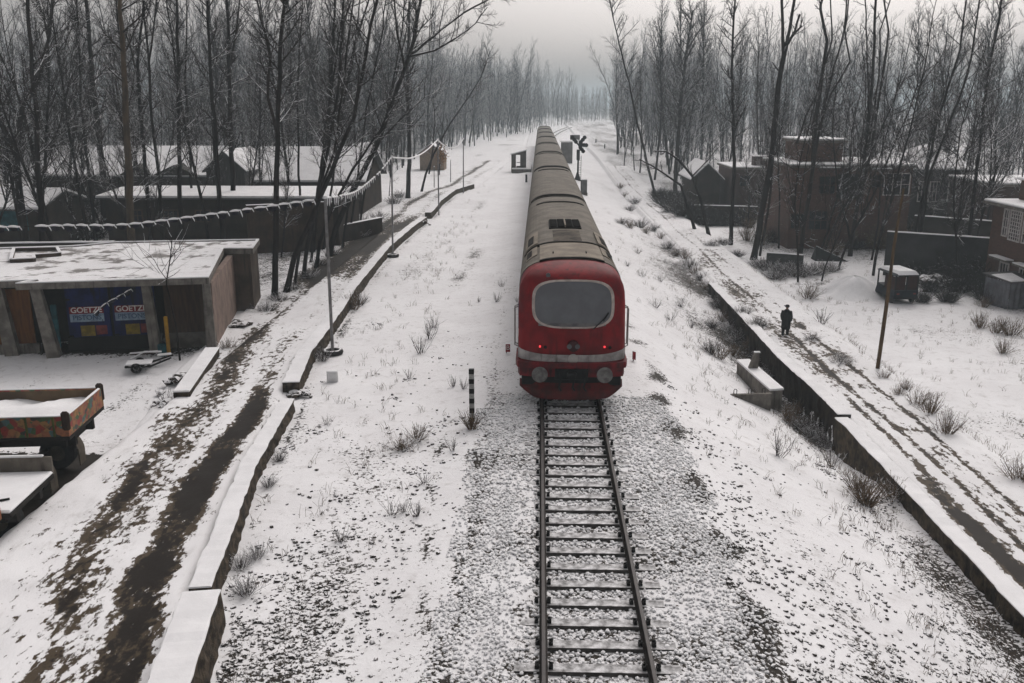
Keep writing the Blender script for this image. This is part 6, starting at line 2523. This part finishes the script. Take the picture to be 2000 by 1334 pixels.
bl = []
row = 'brown bush in the dark row of scrub between the track slope and the right lane'
for k, (x, y) in enumerate([(1215, 438), (1232, 446), (1250, 444), (1262, 456), (1278, 452), (1292, 466), (1305, 486), (1318, 500), (1326, 494), (1338, 512), (1350, 520), (1358, 536), (1370, 548), (1380, 566), (1240, 398), (1222, 382), (1230, 412), (1212, 368)]):
    bush('brown' if k % 2 else 'dark', x, y, rb_.uniform(.6, .95), row, 'scrub row by the right lane', 1.25)
row2 = 'snow flecked dark bush at the foot of the long right retaining wall'
for k, (x, y, h) in enumerate([(1400, 600, .65), (1412, 628, .7), (1425, 650, .75), (1392, 640, .5), (1405, 700, .8), (1388, 690, .75), (1440, 672, .8), (1465, 690, .8), (1490, 712, .8), (1510, 740, .7), (1430, 695, .65), (1450, 640, .7), (1478, 668, .65)]):
    bush(('dense', 'brown', 'dark')[k % 3], x, y, h, row2, 'bushes at the retaining wall', 1.1)
row3 = 'tangled bush below the culvert head against the right wall'
for x, y, h in ((1545, 828, .7), (1570, 845, .65), (1535, 812, .6), (1590, 858, .55), (1612, 872, .5), (1555, 806, .6)):
    bush('brown' if x % 2 else 'dense', x, y, h, row3, 'bushes below the culvert', 1.1)
row4 = 'tangled scrub bush before the right hand houses'
for x, y, h in ((1480, 522, .8), (1500, 528, 1.0), (1530, 535, 1.0), (1560, 540, 1.1), (1590, 536, 1.0), (1515, 545, .8), (1620, 530, .8), (1410, 478, .7), (1390, 482, .6), (1440, 500, .6)):
    bush('dense', x, y, h, row4, 'scrub before the right houses', 1.5)
row5 = 'dense dark bush of the hedge mass left of the straight black trunk'
for x, y, h in ((1300, 400, 2.0), (1318, 415, 2.2), (1340, 425, 2.3), (1360, 434, 2.2), (1382, 440, 2.0), (1330, 395, 2.0), (1352, 405, 2.2), (1405, 440, 1.6), (1430, 440, 1.6), (1290, 388, 1.6), (1455, 440, 1.5)):
    bush('hedge', x, y, h, row5, 'hedge at the lane bend', 1.0)
row6 = 'dark bush in the thicket between the grey wall and the right edge house'
for x, y, h in ((1800, 540, 1.8), (1830, 535, 2.2), (1860, 545, 2.4), (1885, 550, 2.4), (1905, 560, 2.0), (1845, 560, 1.5), (1920, 575, 1.6), (1870, 570, 1.4), (1820, 570, 1.0), (1800, 590, .9), (1850, 590, 1.0), (1930, 590, 1.2)):
    bush('hedge', x, y, h, row6, 'thicket by the right edge house', .9)
bush('brown', 1578, 582, .9, 'bare bush at the field edge below the snow mound', None, 1.6)
bush('thin', 1605, 632, .9, 'sparse dry weed by the lane right of the walking person', None, 1.4)
bush('dark', 1585, 668, .5, 'low dark tuft on the ledge just right of the walking person', None, 1.2)
bush('dark', 1640, 712, .5, 'low snowy scrub patch on the ledge above the leaning pole foot', None, 1.8)
bush('grass', 1690, 985, .9, 'tall tan grass tussock on the lower right slope', None, 1.6, 'grass_tussock', 'grass tuft')
bush('grass', 1675, 960, .6, 'brown weed behind the tall tan tussock', None, 1.6)
bush('thin', 1520, 890, .75, 'sparse weed on the right slope below the culvert', None, 1.5)
bush('thin', 1625, 912, .7, 'thin twiggy weed near the wall above the tan tussock', None, 1.4)
bush('brown', 1745, 975, .7, 'snowy weed clump against the near right wall', None, 1.4)
row7 = 'dry weed along the far edge of the right lane'
for x, y, h in ((1725, 742, .5), (1755, 775, .55), (1790, 795, .7), (1815, 810, .9), (1845, 850, .9), (1770, 765, .5)):
    bush('brown', x, y, h, row7, 'weeds along the right lane', .9)
row8 = 'dry tan weed clump on the right snow field'
for x, y, h in ((1915, 640, .9), (1945, 650, .9), (1975, 655, 1.0), (1960, 690, .7), (1990, 940, .8), (1920, 600, .7)):
    bush('brown', x, y, h, row8, 'weeds on the right field', 1.2)
row9 = 'small frosted weed on the slope beside the scrub row'
for x, y, h in ((1255, 540, .5), (1290, 550, .5), (1330, 600, .6), (1280, 600, .55), (1310, 625, .5), (1350, 640, .5), (1245, 495, .5), (1225, 520, .4)):
    bush('thin', x, y, h, row9, 'weeds on the right slope', 1.6)
bush('brown', 688, 605, .9, 'dark dry bush leaning against the long left wall', None, 1.1)
bush('dark', 700, 596, .7, 'frosted bush just behind the dark bush at the long left wall', None, 1.1)
bush('dark', 630, 705, .6, 'small dark weed between the long left wall and the tyre', None, .9)
bush('grass', 920, 838, .62, 'dark grass tuft at the foot of the striped post', None, 1.3, 'grass_tussock', 'grass tuft')
bush('grass', 785, 876, .34, 'flattened heap of tan dead branches left of the striped post', None, 3.4, 'brush_heap', 'brush')
bush('brown', 812, 860, .5, 'upright brown weed at the end of the dead branch heap', None, 1.5)
row10 = 'thin frosted weed on the snow left of the train'
for x, y, h in ((838, 662, .7), (822, 690, .75), (845, 640, .6), (970, 590, .5), (885, 755, .4), (905, 760, .4), (935, 590, .3), (800, 740, .4), (640, 830, .35), (980, 560, .4), (1010, 590, .3)):
    bush('thin', x, y, h, row10, 'weeds left of the train', 1.3)
row11 = 'low brown weed in the foreground snow left of the rails'
for x, y, h in ((765, 1005, .4), (815, 1008, .4), (665, 1058, .35), (790, 1000, .35), (885, 880, .4), (830, 945, .35)):
    bush('thin', x, y, h, row11, 'weeds in the left foreground', 1.5)
row12 = 'dark creeper weed at the foot of the near left wall'
for x, y, h in ((500, 1090, .35), (480, 1160, .4), (470, 1110, .35), (525, 950, .3), (545, 900, .3)):
    bush('dark', x, y, h, row12, 'weeds at the near left wall', 1.2)
row16 = 'reddish twiggy shrub before the brick house walls'
for x, y, h in ((1490, 478, 2.2), (1545, 480, 2.6), (1580, 478, 3.0), (1625, 482, 2.4), (1680, 485, 2.8), (1715, 488, 2.2), (1750, 492, 2.4), (1460, 470, 1.8)):
    bush('brown', x, y, h, row16, 'shrubs before the brick house', .8)
bush('thin', 325, 790, .6, 'wiry bare weed left of the rubble by the kerb slab', None, 1.2)
bush('brown', 445, 685, .5, 'snowy weed at the corner of the pink shop wall', None, 1.5)
row13 = 'low scrub along the left lane under the leaning clump'
for x, y, h in ((520, 610, .6), (545, 590, .6), (570, 570, .7), (600, 545, .7), (625, 520, .7), (650, 500, .7), (700, 465, .8), (725, 450, .8), (740, 430, .9), (770, 400, 1.0), (780, 388, 1.0), (710, 440, .9)):
    bush('dark', x, y, h, row13, 'scrub under the leaning clump', 1.3)
row14 = 'snowy undergrowth bush among the left trees behind the shop'
for k in range(26):
    x = rb_.uniform(10, 700)
    y = rb_.uniform(400, 470)
    bush('hedge' if k % 2 else 'dense', x, y, rb_.uniform(1.0, 2.4), row14, 'undergrowth behind the shop', 1.0)
row15 = 'undergrowth bush between the right hand trees and houses'
for k in range(22):
    x = rb_.uniform(1400, 1990)
    y = rb_.uniform(425, 500)
    bush('hedge' if k % 2 else 'brown', x, y, rb_.uniform(1.2, 2.6), row15, 'undergrowth at the right houses', 1.0)
for v_ in bkinds.values():
    for o in v_:
        if 'label' not in o:
            bpy.data.objects.remove(o)
# leafy orange tree far left
rng = random.Random(9)
sg = Seg()
b = PY(858, 330, 120)
b.z = gzf(b.x, b.y)
t = thing('leafy_tree', 'small tree with orange dead leaves before the tan house', 'tree', b)
tr, cr = Seg(), Seg()
pts = limb(tr, rng, (0, 0, -.2), (0, 0, 1), 3.6, .09, .04, 6, .1, .1)
sprout(cr, rng, pts, 14, 1.5, .03, 1, (35, 70), .1, .3)
tree_parts(t, tr, cr, (0, 0, 0), m_bark, m_twig)
V, F = [], []
for k in range(420):
    a = cr.b[rng.randrange(len(cr.b))]
    c = np.array(a) + np.array([rng.gauss(0, .18) for _ in range(3)])
    u = np.array([rng.gauss(0, 1) for _ in range(3)])
    v = np.array([rng.gauss(0, 1) for _ in range(3)])
    u *= .11 / np.linalg.norm(u)
    v *= .09 / np.linalg.norm(v)
    n = len(V)
    V += [c - u, c - v, c + u, c + v]
    F.append((n, n + 1, n + 2, n + 3))
MB().add(V, F).build('leaves', mat('dead_leaf', (.30, .15, .05), (.16, .08, .03), scale=4), t)

# thin dry grass poking through the snow
rg = np.random.RandomState(4)
C_ = []
for cx, cy, sx, sy, n in ((7.8, 24, 1.3, 6, 70), (8.8, 16, .8, 4, 60), (7.0, 35, 1.6, 9, 90), (8, 60, 1.8, 14, 110), (-5.6, 26, .8, 7, 40), (-5.9, 45, 1.2, 12, 70), (-6.4, 65, 1.0, 14, 60), (-4.2, 17, .8, 4, 20), (15.2, 34, .5, 9, 120), (20, 34, 4, 7, 60), (9.7, 30, .5, 12, 220), (-10.9, 19, .35, 4, 60), (17, 55, 4, 5, 180), (24, 42, 4, 5, 120)):
    C_.append(np.stack([cx + rg.randn(n) * sx, cy + rg.randn(n) * sy], 1))
C_ = np.concatenate(C_)
C_ = C_[(C_[:, 1] > 11) & (np.abs(C_[:, 0] - 1.1) > 2.7) & ((C_[:, 0] < 10.2) | (C_[:, 0] > 14.3)) & ((C_[:, 0] > XL(C_[:, 1]) + .15) | (C_[:, 0] < XL(C_[:, 1]) - 4.8))]
nb = 7
N = len(C_) * nb
base = np.repeat(C_, nb, 0) + rg.randn(N, 2) * .07
z = gz(base[:, 0], base[:, 1])
hgt = rg.uniform(.06, .30, N)
lean = rg.randn(N, 2) * .22
p0 = np.stack([base[:, 0], base[:, 1], z - .02], 1)
p1 = p0 + np.stack([lean[:, 0] * hgt * .5, lean[:, 1] * hgt * .5, hgt * .6], 1)
p2 = p1 + np.stack([lean[:, 0] * hgt * 1.3, lean[:, 1] * hgt * 1.3, hgt * .4], 1)
m = MB()
m.segs(np.concatenate([p0, p1]), np.concatenate([p1, p2]), np.full(2 * N, .0045), np.full(2 * N, .0035), 3)
tag(m.build('dry_grass', m_weed), 'thin dry grass stalks poking through the snow', kind='stuff')

# ------------------------------------------------------------------ the walking person
m_cloak = mat('dark_cloak', (.012, .012, .013), (.022, .021, .021), scale=5, rough=.95)
m_skin = mat('skin', (.20, .11, .075), (.16, .09, .06), scale=8, rough=.6)
b = GG(1533, 657)
b.z += .02
per = thing('person', 'person in a long dark cloak and cap walking away on the right lane', 'person', b, -.35)
per.scale = (.9, .9, .9)
J = {}
vs = [(0, 0, .84), (.09, 0, .80), (.10, .10, .45), (.10, .02, .07), (.105, .14, .03), (-.09, 0, .80), (-.10, -.10, .44), (-.10, -.22, .10), (-.105, -.11, .04), (0, .0, 1.05), (0, .02, 1.28), (0, .04, 1.40), (0, .055, 1.47), (0, .07, 1.55), (.19, .03, 1.33), (.25, -.03, 1.06), (.22, .09, .84), (.215, .12, .77), (-.19, .03, 1.33), (-.25, .08, 1.07), (-.22, .16, .86), (-.215, .18, .79), (0, .065, 1.62)]
rad = [.13, .10, .065, .045, .04, .10, .065, .045, .04, .14, .14, .06, .055, .088, .065, .045, .034, .03, .065, .045, .034, .03, .07]
ed = [(0, 1), (1, 2), (2, 3), (3, 4), (0, 5), (5, 6), (6, 7), (7, 8), (0, 9), (9, 10), (10, 11), (11, 12), (12, 13), (13, 22), (10, 14), (14, 15), (15, 16), (16, 17), (10, 18), (18, 19), (19, 20), (20, 21)]
me = bpy.data.meshes.new('body')
me.from_pydata(vs, ed, [])
body = bpy.data.objects.new('body', me)
COL.objects.link(body)
body.parent = per
md = body.modifiers.new('skin', 'SKIN')
if me.skin_vertices:
    for i, r_ in enumerate(rad):
        me.skin_vertices[0].data[i].radius = (r_, r_)
    me.skin_vertices[0].data[0].use_root = True
ss = body.modifiers.new('smooth', 'SUBSURF')
ss.levels = ss.render_levels = 2
me.materials.append(m_skin)
m = MB()
secs = [(.40, .235, .20, 0, .0), (.60, .235, .19, 0, .0), (.85, .235, .185, 0, 0), (1.05, .255, .17, 0, .01), (1.22, .255, .16, 0, .02), (1.34, .22, .14, 0, .03), (1.41, .13, .11, 0, .045), (1.46, .075, .08, 0, .055)]
rows = []
for z_, rx, ry, ox, oy in secs:
    rows.append([(ox + rx * (1 + .05 * math.sin(5 * a)) * math.cos(a), oy + ry * (1 + .05 * math.sin(4 * a + 1)) * math.sin(a), z_) for a in [k * 2 * math.pi / 24 for k in range(25)]])
m.grid([list(x) for x in zip(*rows)])
for s in (-1, 1):
    arm = [vs[14], vs[15], vs[16]] if s > 0 else [vs[18], vs[19], vs[20]]
    m.tube([(arm[0][0] * .85, arm[0][1], 1.36), arm[0], arm[1], arm[2]], [.07, .09, .082, .075], 12)
m.build('cloak', m_cloak, per, smooth=True)
m = MB()
for kn, an, ft in ((2, 3, 4), (6, 7, 8)):
    m.tube([(vs[kn][0], vs[kn][1] * .7, .6), vs[kn], vs[an]], [.1, .09, .075], 12)
m.build('trousers', m_cloak, per, smooth=True)
m = MB()
for an, ft in ((3, 4), (7, 8)):
    m.tube([vs[an], (vs[an][0], vs[an][1] + .01, .05), vs[ft], (vs[ft][0], vs[ft][1] + .07, .03)], [.05, .055, .05, .03], 10)
m.build('shoes', m_black, per, smooth=True)
m = MB()
rows = []
for z_, r_ in ((1.575, .112), (1.60, .118), (1.65, .112), (1.69, .08), (1.705, .02)):
    rows.append([(r_ * math.cos(a), .066 + r_ * 1.05 * math.sin(a), z_) for a in [k * 2 * math.pi / 18 for k in range(19)]])
m.grid([list(x) for x in zip(*rows)])
m.tube([(-.09, .16, 1.59), (-.14, .20, 1.60), (-.19, .20, 1.62)], [.02, .025, .01], 6)
m.build('cap', m_cloak, per, smooth=True)

# ------------------------------------------------------------------ haze
hm_ = bpy.data.materials.new('haze_air')
hm_.use_nodes = True
t = hm_.node_tree
t.nodes.clear()
out = t.nodes.new('ShaderNodeOutputMaterial')
vp = t.nodes.new('ShaderNodeVolumePrincipled')
vp.inputs['Color'].default_value = (.78, .91, .96, 1)
vp.inputs['Density'].default_value = .00085
vp.inputs['Anisotropy'].default_value = .0
t.links.new(vp.outputs[0], out.inputs['Volume'])
m = MB()
m.box((0, 1290, 14.5), (2900, 2700, 40))
hz_ = m.build('haze', hm_)
tag(hz_, 'pale winter haze over the whole place', kind='stuff')
for o in bpy.data.objects:
    if '_n' in o:
        n = o['_n']
        del o['_n']
        if not o.name.startswith(n):
            o.name = n
